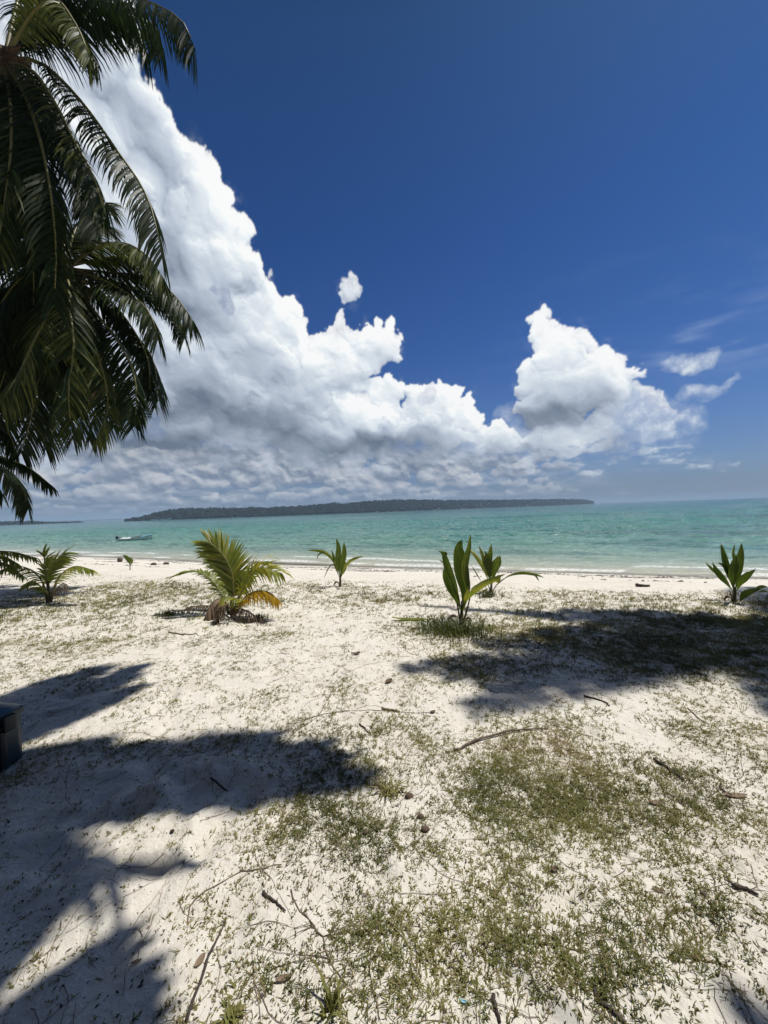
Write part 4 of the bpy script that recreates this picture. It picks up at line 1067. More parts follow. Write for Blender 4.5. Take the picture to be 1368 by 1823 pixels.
tuft('grass_tuft', 'dark green grass tuft round the foot of the tallest seedling', 806, 1128, 66, 1300, 24, 1, spread=1.3)
tuft('grass_tuft', 'bright green weeds just left of the yellowing young palm', 300, 1096, 22, 160, 14, 2, tone=.7)
tuft('grass_tuft', 'small green tuft at the right foot of the yellowing young palm', 462, 1102, 26, 160, 14, 3, tone=.7)
tuft('grass_tuft', 'dark ragged weeds under the broad leafed seedling behind the tallest', 868, 1062, 22, 200, 14, 4, tone=.2)
tuft('grass_tuft', 'spidery pale grass clump beside the tip of the foreground shade', 692, 1412, 26, 70, 22, 6, 'creep', spread=2.2, tone=.75)
tuft('grass_tuft', 'yellow green clump at the bottom edge left of the middle', 408, 1812, 34, 110, 20, 7, 'creep', spread=2.0, tone=.6)
tuft('grass_tuft', 'tall blades of grass at the bottom edge beside a dry stalk', 590, 1800, 30, 30, 50, 8, 'creep', spread=1.3, tone=.4)

# ------------------------------------------------------------------ young palms with divided fronds
def young_palm(label, px, py, fronds, stemspec, extra=None):
    g0 = ground_hit(px, py); d0 = g0.y; k_ = d0/FPX
    rt = thing('young_palm', label, 'young palm', g0)
    for i, (pts, Lpx, kw) in enumerate(fronds):
        path = [P(q[0], q[1], d0+(q[2] if len(q) > 2 else 0)) for q in pts]
        kw = dict(kw); n = kw.pop('n', 34); w_ = kw.pop('w', 3.4)
        frond(rt, path, n=n, L=Lpx*k_, wid=w_*k_, thick=1.5*k_*kw.pop('th', 1.0), seed=500+i+int(px), **kw)
    gs = Geo()
    for pts, r in stemspec:
        gs.tube(spline([P(q[0], q[1], d0+(q[2] if len(q) > 2 else 0)) for q in pts], 7), [r*k_*(1-.4*j/6) for j in range(7)], 7)
    gs.obj('stem', M['stem'], rt)
    return rt
Y = dict(leafm='young')
young_palm('yellow green young coconut palm with a skirt of dead brown fronds', 412, 1094, [
  ([(414,1085),(416,1055),(413,1020),(402,995),(386,976),(372,966)], 50, dict(n=46, w=4.6, droop=.12, fwd=.62, vee=.12, yel=.20, up=(0.15,-1,0.3), bare=.18, tiplen=.75, **Y)),
  ([(412,1085,.1),(410,1050,.25),(398,1020,.35),(382,998,.4),(366,984,.4)], 46, dict(n=36, w=4.2, droop=.2, fwd=.6, yel=-.05, up=(-0.3,-1,0.3), bare=.2, tiplen=.7, **Y)),
  ([(408,1085),(392,1052,.1),(372,1028,.15),(345,1018,.2),(312,1026,.2)], 26, dict(n=32, w=4.0, droop=.35, lift=.3, bare=.15, yel=-.05, **Y)),
  ([(418,1085),(432,1052,-.1),(446,1026,-.2),(466,1010,-.25),(500,1020,-.3)], 44, dict(n=32, w=4.0, droop=.55, lift=.1, yel=.35, bare=.2, tiplen=.6, up=(0,-.8,1), **Y)),
  ([(418,1085),(428,1050,.1),(440,1024,.2),(456,1004,.25),(470,1000,.3)], 30, dict(n=26, w=3.4, droop=.2, yel=.3, bare=.3, tiplen=.7, **Y)),
  ([(420,1085),(438,1062,-.2),(458,1052,-.35),(478,1054,-.4),(494,1066,-.45)], 32, dict(n=30, w=4.2, droop=.8, leafm='yellow', bare=.15, tiplen=.7, label='orange yellow drooping frond')),
  ([(416,1088),(422,1070,-.3),(424,1066,-.4),(402,1062,-.5),(395,1068,-.5)], 22, dict(n=20, w=3, droop=.5, yel=.3, **Y)),
  ([(408,1080),(398,1068,-.1),(384,1068,-.2),(372,1084,-.3),(362,1106,-.35)], 34, dict(n=40, w=2.8, droop=1.3, leafm='dead', rachm='dead', bare=.1, label='dead brown frond bent to the sand')),
  ([(410,1084),(402,1072,-.3),(394,1072,-.4),(388,1090,-.5),(384,1104,-.5)], 26, dict(n=26, w=2.6, droop=1.3, leafm='dead', rachm='dead', bare=.1, label='dead brown frond')),
  ([(412,1090),(430,1084,-.3),(446,1092,-.45),(462,1098,-.5)], 26, dict(n=26, w=2.4, droop=.5, leafm='dead', rachm='dead', bare=.1, label='dead brown frond')),
  ([(408,1088),(385,1080,.2),(360,1078,.3),(336,1080,.3)], 16, dict(n=26, w=2.4, droop=.5, leafm='dead', rachm='dead', bare=.1, label='dead brown frond')),
 ], [([(412,1097),(413,1085),(414,1060)], 4.5), ([(416,1097),(420,1080),(426,1060)], 3.0), ([(408,1096),(404,1080),(398,1062)], 2.4), ([(418,1097),(426,1084),(436,1068)], 2.0)])
young_palm('shaded young coconut palm with yellow stalks at the left grass edge', 88, 1072, [
  ([(88,1062),(84,1035),(86,1015),(96,1000),(114,985)], 34, dict(n=26, w=3.4, droop=.2, yel=.05, up=(0,-1,.4), bare=.25, tiplen=.8, **Y)),
  ([(88,1062),(82,1030,.1),(78,1010,.1),(80,995,.1),(76,986,.1)], 26, dict(n=22, w=3.0, droop=.2, up=(0,-1,.3), bare=.3, tiplen=.8, **Y)),
  ([(90,1062),(100,1038,-.1),(114,1018,-.2),(136,1008,-.25),(164,1014,-.3)], 24, dict(n=26, w=3.4, droop=.45, yel=.2, bare=.25, **Y)),
  ([(86,1062),(72,1030,.1),(50,1012,.2),(24,1008,.3),(-6,1018,.3)], 28, dict(n=26, w=3.4, droop=.4, yel=-.1, bare=.2, **Y)),
  ([(88,1062),(74,1045,-.2),(60,1035,-.3),(44,1040,-.35)], 22, dict(n=20, w=3.2, droop=.5, yel=-.1, bare=.2, **Y)),
  ([(90,1062),(104,1045,-.3),(114,1038,-.4),(120,1048,-.45)], 14, dict(n=16, w=3.2, droop=1.0, leafm='dead', rachm='dead', label='dry orange brown frond')),
 ], [([(88,1074),(88,1060),(85,1035)], 3.6), ([(91,1074),(95,1056),(101,1038)], 2.0), ([(85,1074),(82,1060),(76,1042)], 2.0)])
young_palm('dark low palm fronds reaching in over the sand at the left edge', -70, 1075, [
  ([(-70,1065),(-50,1010),(-20,984),(20,982),(62,992)], 24, dict(n=30, w=4.0, droop=.4, yel=-.2, bare=.2, **Y)),
  ([(-70,1065),(-50,1022,-.1),(-20,1002,-.2),(14,1004,-.2),(40,1024,-.2)], 22, dict(n=28, w=4.2, droop=.5, yel=-.2, bare=.2, **Y)),
  ([(-70,1065),(-60,1020,.2),(-30,994,.3),(5,990,.4),(30,1002,.4)], 26, dict(n=28, w=4.0, droop=.5, yel=-.2, bare=.2, **Y)),
  ([(-70,1065),(-80,1010,.2),(-110,990,.3),(-150,1005,.4)], 26, dict(n=24, w=4.0, droop=.5, yel=-.2, bare=.2, **Y)),
 ], [([(-70,1077),(-70,1055),(-66,1035)], 5.0)])

# ------------------------------------------------------------------ boats
def hull_rows(L, B, Hh, sheer, n=22, m=11):
    rows = []
    for i in range(n):
        u = i/(n-1); x = -L/2+L*u
        w_ = B/2*(0.80+0.20*math.sin(min(u/0.4, 1)*pi/2)) if u < 0.4 else B/2*max(cos((u-0.4)/0.6*pi/2), 0)**0.75
        k = -Hh*0.45*(1-max(0, (u-0.75)/0.25)**2*0.9); top = Hh*0.55+sheer*max(0, u-0.35)**2*2.2
        xr = L*0.07*max(0, (u-0.6)/0.4)**1.5
        rows.append([Vector((x+xr*(abs(-1+2*j/(m-1))**0.5), w_*(-1+2*j/(m-1))*(1.0 if abs(-1+2*j/(m-1)) > .7 else .93), k+(top-k)*abs(-1+2*j/(m-1))**3.4)) for j in range(m)])
    return rows
M['hullw'] = simple('white_hull_paint', (0.78, 0.79, 0.78), (0.66, 0.68, 0.68), 0.35, 3, 0.05)
M['teal'] = simple('blue_trim_paint', (0.16, 0.40, 0.54), (0.10, 0.30, 0.42), 0.4, 5, 0.05)
M['darkhull'] = simple('dark_hull_bottom', (0.03, 0.05, 0.07), (0.02, 0.03, 0.04), 0.4, 5, 0.05)
M['inside'] = simple('weathered_boat_inside', (0.62, 0.62, 0.60), (0.36, 0.36, 0.35), 0.7, 4, 0.2)
M['motor'] = simple('motor_cowl', (0.03, 0.035, 0.045), (0.02, 0.02, 0.025), 0.35, 5, 0.05)
def boat(label, px, py, L, yaw, full=True, group=None):
    g0 = sea_hit(px, py); rt = thing('boat', label, 'boat', (g0.x, g0.y, SEA_Z), group)
    B, Hh = L*0.24, L*0.12
    R_ = Matrix.Rotation(yaw, 3, 'Z') @ Matrix.Rotation(radians(11), 3, 'X'); O = Vector((g0.x, g0.y, SEA_Z+Hh*0.22))
    w = lambda v: O+(R_ @ Vector(v))
    rows = hull_rows(L, B, Hh, L*0.10)
    gq = Geo(); gq.grid([[w(p) for p in r] for r in rows])
    tr = [w(p) for p in rows[0]]; gq.add(tr, [tuple(range(len(tr)))]); gq.obj('hull', M['hullw'], rt)
    gi = Geo(); gi.grid([[w(Vector((p.x*0.97, p.y*0.93, p.z*0.9+0.05))) for p in r] for r in rows]); gi.obj('inner_hull', M['inside'], rt)
    for sgn in (0, -1):
        gg = Geo(); gg.tube([w(r[sgn]+Vector((0, 0, 0.01))) for r in rows], L*0.007, 6); gg.obj('gunwale', M['teal'], rt)
    gb = Geo(); rr = rows[-9:]; gb.grid([[w(Vector((p.x, p.y*1.015, p.z-0.015))) for p in r[2:9]] for r in rr]); gb.obj('bow_bottom', M['darkhull'], rt)
    if not full: return rt
    for xx in (-0.30, -0.05, 0.18):
        q = Geo(); q.box(w((xx*L, 0, Hh*0.34)), (0.24, B*0.86, 0.04), yaw, bev=0.008); q.obj('thwart', M['inside'], rt)
    fd = Geo(); rr = rows[-7:]
    fd.grid([[w(Vector((r[0].x, r[0].y*(1-2*k/4), r[0].z+0.03+0.05*(1-abs(1-k/2))))) for k in range(5)] for r in rr]); fd.obj('foredeck', M['teal'], rt)
    mo = Geo(); mo.box(w((-L*0.5-0.10, 0, Hh*0.75)), (0.30, 0.24, 0.40), yaw, bev=0.06); mo.box(w((-L*0.5-0.12, 0, Hh*0.05)), (0.12, 0.09, 0.75), yaw, bev=0.02)
    mo.tube([w((-L*0.5, 0, Hh*0.7)), w((-L*0.5+0.45, 0.05, Hh*0.85))], 0.02, 6); mo.obj('outboard_motor', M['motor'], rt)
    pl = Geo(); pl.tube([w((-L*0.08, B*-0.2, Hh*0.62)), w((L*0.26, B*0.1, Hh*1.05))], 0.035, 6); pl.obj('pole', M['darktwig'], rt)
    ta = Geo()
    rs = np.random.RandomState(3)
    ta.grid([[w((-L*0.40+L*0.036*i, -B*0.42+B*0.84*j/6, Hh*(0.50+0.10*rs.rand())+0.04*math.sin(i*1.3+j))) for j in range(7)] for i in range(9)]); ta.obj('tarpaulin', M['hullw'], rt)
    return rt
boat('white open motorboat with blue trim anchored in the shallows', 240, 962, 3.9, radians(12))
boat('tiny white boat off the left end of the island, the left one', 276, 926.5, 9, radians(5), False, 'far boats by the island')
boat('tiny white boat off the left end of the island, the right one', 296, 926, 12, radians(-4), False, 'far boats by the island')

# ------------------------------------------------------------------ the blue cool box at the left edge
M['box'] = simple('dark_blue_plastic', (0.016, 0.044, 0.060), (0.009, 0.025, 0.036), 0.42, 7, 0.15)
M['lid'] = simple('lighter_blue_lid', (0.035, 0.085, 0.125), (0.02, 0.055, 0.085), 0.30, 5, 0.2)  # lid a lighter blue than the body
M['blackp'] = simple('black_plastic', (0.012, 0.014, 0.018), (0.02, 0.022, 0.026), 0.5, 9, 0.1)
def cool_box():
    a = ground_hit(43, 1352); f1 = Vector((-0.20, -0.98, 0)).normalized(); f2 = Vector((-f1.y*-1, -f1.x, 0)); f2 = Vector((f1.y, -f1.x, 0))
    c = a+f1*0.31+f2*0.21; rz = math.atan2(f1.y, f1.x)+pi
    # long side runs along f1, its outward face looks to the right
    rt = thing('cool_box', 'dark blue plastic cool box cut off by the left edge', 'cool box', (c.x, c.y, a.z))
    R_ = Matrix.Rotation(rz, 3, 'Z')
    w = lambda x, y, z: Vector((c.x, c.y, a.z))+(R_ @ Vector((x, y, z)))
    Wd, Dp = 0.62, 0.42
    q = Geo(); q.box(w(0, 0, 0.18), (Wd, Dp, 0.34), rz, bev=0.03); q.obj('body', M['box'], rt)
    q = Geo(); q.box(w(0, 0, 0.345), (Wd+0.02, Dp+0.02, 0.05), rz, bev=0.014); q.obj('rim', M['box'], rt)
    lid = Geo(); rows = []
    for i in range(15):
        u = -1+2*i/14; row = []
        for j in range(13):
            v = -1+2*j/12
            h = 0.075*(1-abs(u)**6)*(1-abs(v)**6)*(1-0.12*(abs(u) > .72))*(1-0.12*(abs(v) > .72))
            row.append(w(u*(Wd+0.034)/2, v*(Dp+0.034)/2, 0.366+h*0.7))
        rows.append(row)
    lid.grid(rows); lo = lid.obj('lid', M['lid'], rt)
    for xx in (-0.22, 0.22):
        q = Geo(); q.box(w(xx, -Dp/2-0.02, 0.30), (0.07, 0.025, 0.10), rz, bev=0.006); q.obj('latch', M['blackp'], rt)
    for sgn in (-1, 1):
        for k in (0, 1):
            q = Geo(); q.box(w(sgn*(Wd/2-0.12-0.10*k), -Dp/2-0.004, 0.135), (0.035, 0.018, 0.24), rz, bev=0.004); q.obj('rib', M['blackp'], rt)
        q = Geo(); q.box(w(sgn*(Wd/2-0.01), 0, 0.24), (0.05, 0.22, 0.05), rz, bev=0.01); q.obj('handle', M['blackp'], rt)
    for k in range(3):
        q = Geo(); q.box(w(0.19-0.19*k, -Dp/2-0.004, 0.275), (0.15, 0.014, 0.02), rz, bev=0.003); q.obj('ridge', M['box'], rt)
    q = Geo(); q.box(w(0, 0, 0.0), (Wd-0.08, Dp-0.06, 0.03), rz, bev=0.005); q.obj('base', M['blackp'], rt)
cool_box()

# ------------------------------------------------------------------ sticks, leaves and other loose things
def stick(label, pts, r0, r1, m='twig', name='fallen_stick', cat='stick', n=14, wob=0.3, fork=None, lift=0.0, flat=1.0, sd=1):
    w = [ground_hit(*p) for p in pts]; sp = spline(w, n); r = random.Random(sd)
    L = (w[-1]-w[0]).length
    pp = []
    for i, p in enumerate(sp):
        z = float(height(p.x, p.y)); pp.append(Vector((p.x+r.gauss(0, wob*r0), p.y+r.gauss(0, wob*r0), z+r0*flat*0.7+lift*math.sin(pi*i/(n-1)))))
    q = Geo(); q.tube(pp, [r0+(r1-r0)*i/(n-1) for i in range(n)], 7)
    if fork:
        for (i, dx, dy, l) in fork:
            p = pp[i]; q.tube([p, p+Vector((dx*l*.5, dy*l*.5, .006)), p+Vector((dx*l, dy*l, .002))], [r0*.6, r0*.4, r0*.15], 5)
    o = q.obj(name, M[m]); tag(o, label, cat); return o
stick('long bare palm stalk lying across the sand above the green patch', [(808,1337),(850,1320),(905,1306),(975,1299)], 0.009, 0.004, lift=0.01)
stick('straight dry stalk running out of the bottom edge', [(330,1823),(355,1760),(385,1680),(402,1640)], 0.0055, 0.003, 'darktwig', lift=0.012)
stick('short pointed wood splinter lying alone on the bright sand', [(468,1590),(485,1603),(508,1624)], 0.007, 0.0025, 'darktwig')
stick('short dark stick lying inside the foreground shade at the left', [(375,1386),(390,1398),(406,1410)], 0.006, 0.004, 'darktwig')
stick('dark forked stick with a knobbed end at the right edge', [(1308,1580),(1325,1584),(1350,1596)], 0.010, 0.004, 'darktwig', fork=[(1, -.5, .6, .05)])
stick('curved dark stick across the top of the green patch', [(1165,1353),(1185,1365),(1200,1377),(1218,1391)], 0.008, 0.005, 'darktwig')
stick('short dark stick right of the green patch', [(1282,1402),(1292,1412),(1304,1418)], 0.007, 0.005, 'darktwig')
stick('black burnt stick in the grass at the bottom edge', [(878,1776),(884,1800),(890,1823)], 0.007, 0.005, 'darktwig')
stick('crooked root lying at the bottom right', [(1058,1762),(1070,1786),(1100,1812),(1112,1823)], 0.007, 0.006, 'darktwig')
stick('short bent twig near the middle of the sand', [(640,1290),(650,1298),(660,1308)], 0.007, 0.003, 'darktwig')
stick('pale flat stalk above the bent twig', [(680,1262),(695,1265),(712,1268)], 0.010, 0.006)
stick('long thin runner crossing the sand above the stick', [(520,1290),(600,1268),(700,1268),(780,1270)], 0.003, 0.002, wob=1.2)
stick('forked vine lying at the bottom left of the green patch', [(515,1588),(540,1625),(572,1670),(585,1710),(612,1752)], 0.0035, 0.002, 'twig', wob=1.5, fork=[(8, .9, .3, .16), (6, -.8, -.4, .14), (10, -.9, .1, .12)])
stick('long curving bare vine left of the forked one', [(330,1650),(350,1600),(420,1560),(500,1540)], 0.0028, 0.0018, wob=2)
stick('thin branched vine in the upper middle sand', [(500,1330),(530,1300),(570,1270),(600,1210)], 0.003, 0.002, wob=1.5)
stick('straight grey stalk right of the long palm stalk', [(985,1292),(1020,1300),(1055,1312)], 0.004, 0.003)
stick('slender stalk in the upper right sand', [(1225,1262),(1245,1280),(1262,1290)], 0.005, 0.003)
stick('dead branch half hidden in the shaded grass', [(1040,1240),(1075,1250),(1085,1258)], 0.008, 0.004, 'darktwig')
stick('stick beside the young palm lying on the sand', [(300,1126),(325,1130),(352,1130)], 0.010, 0.006)
stick('driftwood piece on the open beach at the right', [(1134,1043.5),(1145,1045),(1157,1045)], 0.035, 0.02, 'darktwig', name='driftwood', cat='driftwood')
def dry_leaf(label, px, py, lpx, wpx, rot, m='dead', curl=0.25, tone=.5, name='dry_leaf', cat='dry leaf', group=None):
    g0 = ground_hit(px, py); k_ = g0.y/FPX*1.0; L, W = lpx*k_, wpx*k_
    d = Vector((cos(rot), sin(rot), 0)); s = Vector((-sin(rot), cos(rot), 0)); q = Geo(); rows = []
    for i in range(9):
        u = i/8; w_ = W/2*max(math.sin(pi*min(max(u*0.94+0.04, 0), 1)), 0)**0.7; row = []
        for j in range(5):
            v = -1+j/2; p = g0+d*(L*(u-.5))+s*(v*w_)
            row.append(Vector((p.x, p.y, float(height(p.x, p.y))+0.004+curl*W*(v*v)*.5+curl*L*.18*(2*u-1)**2)))
        rows.append(row)
    q.grid(rows, tone=tone); o = q.obj(name, M[m]); tag(o, label, cat, group); return o
dry_leaf('pale curled dry leaf beside the straight stalk at the bottom left', 357, 1712, 22, 13, 1.2, tone=.8)
dry_leaf('small folded leaf on bright sand near the bottom left', 243, 1714, 18, 7, .5, 'dead', tone=.4)
dry_leaf('greyish dead leaf stuck in the grass right of the green patch', 1170, 1432, 26, 10, -.3, tone=1, curl=.4)
dry_leaf('tan split leaf at the right edge below the green patch', 1310, 1418, 40, 12, -.1, tone=.9)
dry_leaf('dark curled leaf in the upper middle of the sand', 634, 1165, 16, 8, .1, tone=0, curl=.6)
dry_leaf('dark folded leaf at the tip of the right hand shade', 693, 1214, 14, 11, .6, tone=0, curl=.5)
dry_leaf('dark leaf scrap right of the pale flat stalk', 771, 1269, 10, 7, .2, tone=0, curl=.5)
dry_leaf('brown leaf cluster at the bottom edge', 506, 1745, 30, 9, .3, tone=.7, curl=.5)
dry_leaf('small grey leaf near the middle of the lower grass', 1172, 1586, 18, 9, -.4, tone=.3)
dry_leaf('black round scrap on sand left of the lower right grass', 988, 1551, 14, 9, 0, tone=0, curl=.7)
dry_leaf('long green fallen frond piece lying left of the tallest seedling', 735, 1104, 74, 13, -.15, 'seed', .3, .85, 'fallen_frond', 'fallen frond')
M['scrap'] = simple('pale_blue_plastic', (0.30, 0.58, 0.66), (0.24, 0.50, 0.60), 0.4, 20, 0.3)
dry_leaf('scrap of pale blue plastic in the grass at the bottom', 826, 1786, 16, 6, -.7, 'scrap', .5, .5, 'plastic_scrap', 'plastic scrap')
def pebble(label, px, py, rpx, group=None, m='oldnut', name='pebble', cat='pebble', sd=0):
    g0 = ground_hit(px, py); r = rpx*g0.y/FPX
    bm = bmesh.new(); bmesh.ops.create_icosphere(bm, subdivisions=2, radius=1)
    nz = random.Random(sd); V = [g0+Vector((v.co.x*r*(1.2+.3*nz.random()), v.co.y*r*(.9+.3*nz.random()), v.co.z*r*(.65+.25*nz.random())+r*.35)) for v in bm.verts]
    F = [[v.index for v in f.verts] for f in bm.faces]; bm.free()
    o = mesh_obj(name, V, F, M[m]); tag(o, label, cat, group); return o
gw = ground_hit(214, 1000)
o = coconut('fallen_coconut', gw+Vector((0, 0, 0.09)), 0.13, M['oldnut'], None, 0.4, 1.25, 1.3); tag(o, 'old brown coconut lying on the beach beside the tiny seedling', 'coconut')
pebble('dark pebble right of the pale grass clump', 729, 1419, 6, sd=1); pebble('dark clod between the green patches, upper one', 749, 1455, 5, sd=2)
pebble('dark clod between the green patches, lower one', 757, 1478, 6, sd=3); pebble('black pebble near the left end of the foreground grass', 651, 1483, 3.5, sd=4)
pebble('small dark pebble on bare sand at the right edge', 1252, 1593, 4, sd=5); pebble('dark clump on the open beach, left of two', 274, 1006, 4, sd=6); pebble('dark clump on the open beach, right of two', 296, 1005, 4, sd=7)
pebble('small round pebble on sand above the bottom left shade', 307, 1480, 3, sd=8)

# ------------------------------------------------------------------ creeping grass, runners and litter
def ground_cover():
    rs = np.random.RandomState(77); Vs, Fs, Ts, off = [], [], [], 0
    def sprigs(N, xr, yr, L, W, nb, thr, el=(0.15, 0.9), jit=0.005):
        nonlocal off
        # leaf clusters follow short runners
        m0 = N//7; x = rs.uniform(*xr, m0); y = rs.uniform(*yr, m0); a = rs.rand(m0)*2*pi; xs_, ys_ = [], []
        for _ in range(7):
            xs_.append(x); ys_.append(y); a = a+rs.randn(m0)*0.55; st_ = L*(0.6+0.7*rs.rand(m0)); x = x+np.cos(a)*st_; y = y+np.sin(a)*st_
        x = np.concatenate(xs_); y = np.concatenate(ys_)
        k = (np.abs(x) < y*1.12+0.8)
        x, y = x[k], y[k]; c = cover(x, y); k = rs.rand(len(x)) < c*thr; x, y, c = x[k], y[k], c[k]
        n = len(x)
        X_ = np.repeat(x, nb); Y_ = np.repeat(y, nb); m_ = len(X_)
        X_ = X_+rs.randn(m_)*jit; Y_ = Y_+rs.randn(m_)*jit
        Z_ = height(X_, Y_)
        a = rs.rand(m_)*2*pi; e = rs.uniform(el[0], el[1], m_); l = L*(0.5+0.8*rs.rand(m_))*(0.7+0.5*np.repeat(c, nb)); w_ = W*(0.6+0.7*rs.rand(m_))/2
        dx, dy = np.cos(a), np.sin(a)
        p0 = np.stack([X_, Y_, Z_-0.002], -1)
        p1 = p0+np.stack([dx*np.cos(e)*l*.5, dy*np.cos(e)*l*.5, np.sin(e)*l*.55], -1)
        p2 = p0+np.stack([dx*np.cos(e)*l*1.05, dy*np.cos(e)*l*1.05, np.sin(e)*l*(.55+.35*rs.rand(m_))], -1)
        wv = np.stack([-dy*w_, dx*w_, rs.randn(m_)*w_*.3], -1)
        V = np.stack([p0-wv*.6, p0+wv*.6, p1+wv, p1-wv, p2+wv*.12, p2-wv*.12], 1).reshape(-1, 3)
        i = np.arange(m_)[:, None]*6
        F = np.concatenate([i+np.array([[0, 1, 2, 3]]), i+np.array([[3, 2, 4, 5]])], 0)+off
        gr = fbm(nD, X_*1.3, Y_*1.3, 3)*0.9
        t = np.clip(0.45+gr+rs.randn(m_)*0.16-0.15*(np.repeat(c, nb)-0.5), 0, 1)
        dry = rs.rand(m_) < 0.14+0.5*np.clip(fbm(nA, X_*0.8+9, Y_*0.8, 3), 0, .6)
        t = np.where(dry, 1.0, t)
        Vs.append(V); Fs.append(F); Ts.append(np.repeat(t, 6)); off += len(V)
    sprigs(75000, (-3.2, 3.2), (0.9, 2.8), 0.024, 0.0038, 5, 0.95, (0.2, 1.2))
    sprigs(24000, (-3.2, 3.2), (0.9, 2.8), 0.045, 0.0026, 4, 0.5, (0.1, 0.8))
    sprigs(90000, (-6, 6), (2.6, 5.2), 0.034, 0.0044, 5, 0.9, (0.15, 1.0))
    sprigs(12000, (-6, 6), (2.6, 5.2), 0.065, 0.0032, 4, 0.55, (0.1, 0.9))
    sprigs(130000, (-15, 10), (5.0, 13.5), 0.050, 0.0075, 4, 0.8, (0.2, 1.2), 0.012)
    o = mesh_obj('creeping_grass', np.concatenate(Vs), np.concatenate(Fs), M['creep'], smooth=False, tone=np.concatenate(Ts))
    tag(o, 'patchy creeping grass and weeds spread over the pale sand', 'grass', kind='stuff')
    print('grass verts', off)
    # thin runners of the creeping grass
    Vr, Fr, off = [], [], 0
    for k in range(750):
        y = 1.0+rs.rand()**1.7*8; x = rs.uniform(-1, 1)*(y*1.05+.4)
        if lawn_s(x, y) > -0.2: continue
        a = rs.rand()*2*pi; n = rs.randint(4, 14); st_ = 0.015+0.03*rs.rand(); pts = []
        for i in range(n):
            pts.append((x, y)); a += rs.randn()*0.24; x += cos(a)*st_; y += sin(a)*st_
        p = np.array(pts); z = height(p[:, 0], p[:, 1])+0.003; w_ = (0.0005+0.0005*rs.rand())*(1+0.15*pts[0][1])
        t = np.gradient(p, axis=0); t /= np.linalg.norm(t, axis=1)[:, None]+1e-9; nrm = np.stack([-t[:, 1], t[:, 0]], -1)*w_
        ring = [np.c_[p+nrm, z], np.c_[p, z+w_*1.6], np.c_[p-nrm, z]]
        V = np.stack(ring, 1).reshape(-1, 3); i = np.arange(n-1)[:, None]*3
        F = np.concatenate([i+np.array([[0, 1, 4, 3]]), i+np.array([[1, 2, 5, 4]])], 0)+off
        Vr.append(V); Fr.append(F); off += len(V)
    o = mesh_obj('grass_runners', np.concatenate(Vr), np.concatenate(Fr), M['twig'])
    tag(o, 'thin brown runners trailing over the sand between the grass', 'runners', kind='stuff')
    # crumbs of leaf and bark, and the lines of weed the tide left
    def crumbs(name, label, cat, pos, size, m):
        n = len(pos); a = rs.rand(n)*2*pi; l = size*(0.4+1.2*rs.rand(n)**2); w_ = l*(0.2+0.4*rs.rand(n))
        z = height(pos[:, 0], pos[:, 1])+0.001
        d = np.stack([np.cos(a), np.sin(a), rs.randn(n)*.15], -1); s = np.stack([-np.sin(a), np.cos(a), rs.randn(n)*.2], -1)
        c = np.c_[pos, z+0.0]; h = np.array([0, 0, 1.0])
        V = np.stack([c-d*l[:, None], c-s*w_[:, None], c+d*l[:, None], c+s*w_[:, None], c+h*(w_*.9)[:, None]], 1).reshape(-1, 3)
        i = np.arange(n)[:, None]*5
        F = np.concatenate([i+np.array([[0, 1, 4]]), i+np.array([[1, 2, 4]]), i+np.array([[2, 3, 4]]), i+np.array([[3, 0, 4]])], 0)
        tag(mesh_obj(name, V, F, M[m], smooth=False), label, cat, kind='stuff')
    y = 0.9+rs.rand(26000)**1.8*9; x = rs.uniform(-1, 1, 26000)*(y*1.1+.3); k = (lawn_s(x, y) < 0.3)&(rs.rand(26000) < 0.35+fbm(nB, x*1.5, y*1.5, 3)*1.2)
    crumbs('leaf_litter', 'small crumbs of dry leaf and bark scattered over the sand', 'leaf litter', np.c_[x[k], y[k]], 0.0055, 'twig')
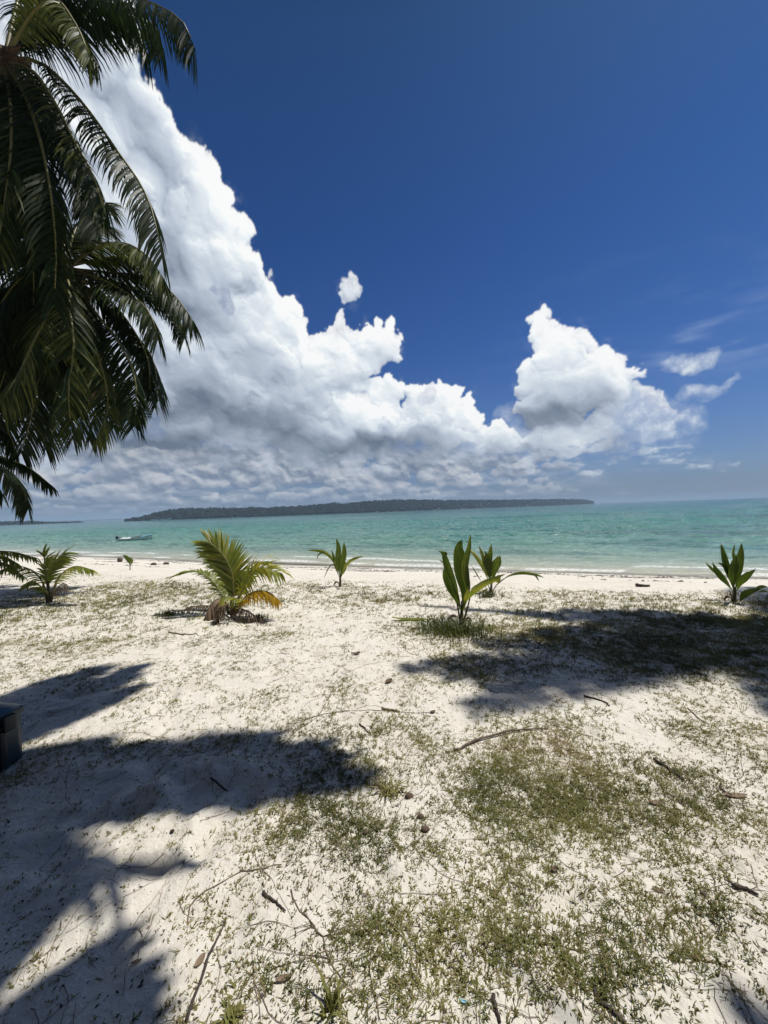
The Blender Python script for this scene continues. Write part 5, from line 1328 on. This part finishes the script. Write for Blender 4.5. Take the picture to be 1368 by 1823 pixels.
    y = 0.9+rs.rand(5200)**1.8*9; x = rs.uniform(-1, 1, 5200)*(y*1.1+.3); k = (lawn_s(x, y) < 0.3)
    crumbs('bark_crumbs', 'dark bark crumbs and seeds scattered over the sand', 'bark crumbs', np.c_[x[k], y[k]], 0.0075, 'darktwig')
    # wrack lines, walked along the shore
    P_ = []
    for s0, dens, sdv in ((-2.1, 1.0, 0.10), (-3.6, 0.55, 0.16), (-5.2, 0.8, 0.18), (-7.0, 0.25, 0.9), (-1.2, .35, .12)):
        u = rs.uniform(-42, 24, 26000); x = u; nn = fbm(nD, u*0.25+s0, u*0+s0, 4, .6)
        keep_ = rs.rand(26000) < np.clip(0.12+nn*2.4, 0, 1)*dens*0.5
        u = u[keep_]; y = (s0*SH+19.4-0.45*u)+rs.randn(len(u))*sdv+fbm(nA, u*.3, u*0+s0, 3)*0.5
        for _ in range(3): y = y-(shore_s(u, y)-s0-0)*0.9+0*u+rs.randn(len(u))*sdv*.2
        P_.append(np.c_[u, y])
    p = np.concatenate(P_); p = p[(p[:, 1] > 4)]
    crumbs('tide_line_weed', 'dark lines of dry seaweed left along the beach by the tide', 'seaweed', p, 0.045, 'darktwig')
ground_cover()

# ------------------------------------------------------------------ the hazy air over the lagoon
def haze():
    x0, x1, y0, y1, z0, z1 = -12800, 12800, -2600, 12800, -6.0, 42.0
    q = Geo(); V = [(x, y, z) for z in (z0, z1) for y in (y0, y1) for x in (x0, x1)]
    q.add(V, [(0, 2, 3, 1), (4, 5, 7, 6), (0, 1, 5, 4), (2, 6, 7, 3), (0, 4, 6, 2), (1, 3, 7, 5)])
    m, t, b = material('haze_air'); t.nodes.remove(b)
    v = t.nodes.new('ShaderNodeVolumePrincipled'); v.inputs['Color'].default_value = (0.55, 0.76, 1.0, 1)
    v.inputs['Density'].default_value = 0.00042; v.inputs['Anisotropy'].default_value = 0.0
    t.links.new(v.outputs[0], t.nodes['Material Output'].inputs['Volume'])
    tag(q.obj('haze', m, smooth=False), 'thin sea haze over the lagoon', 'haze', kind='stuff')
haze()
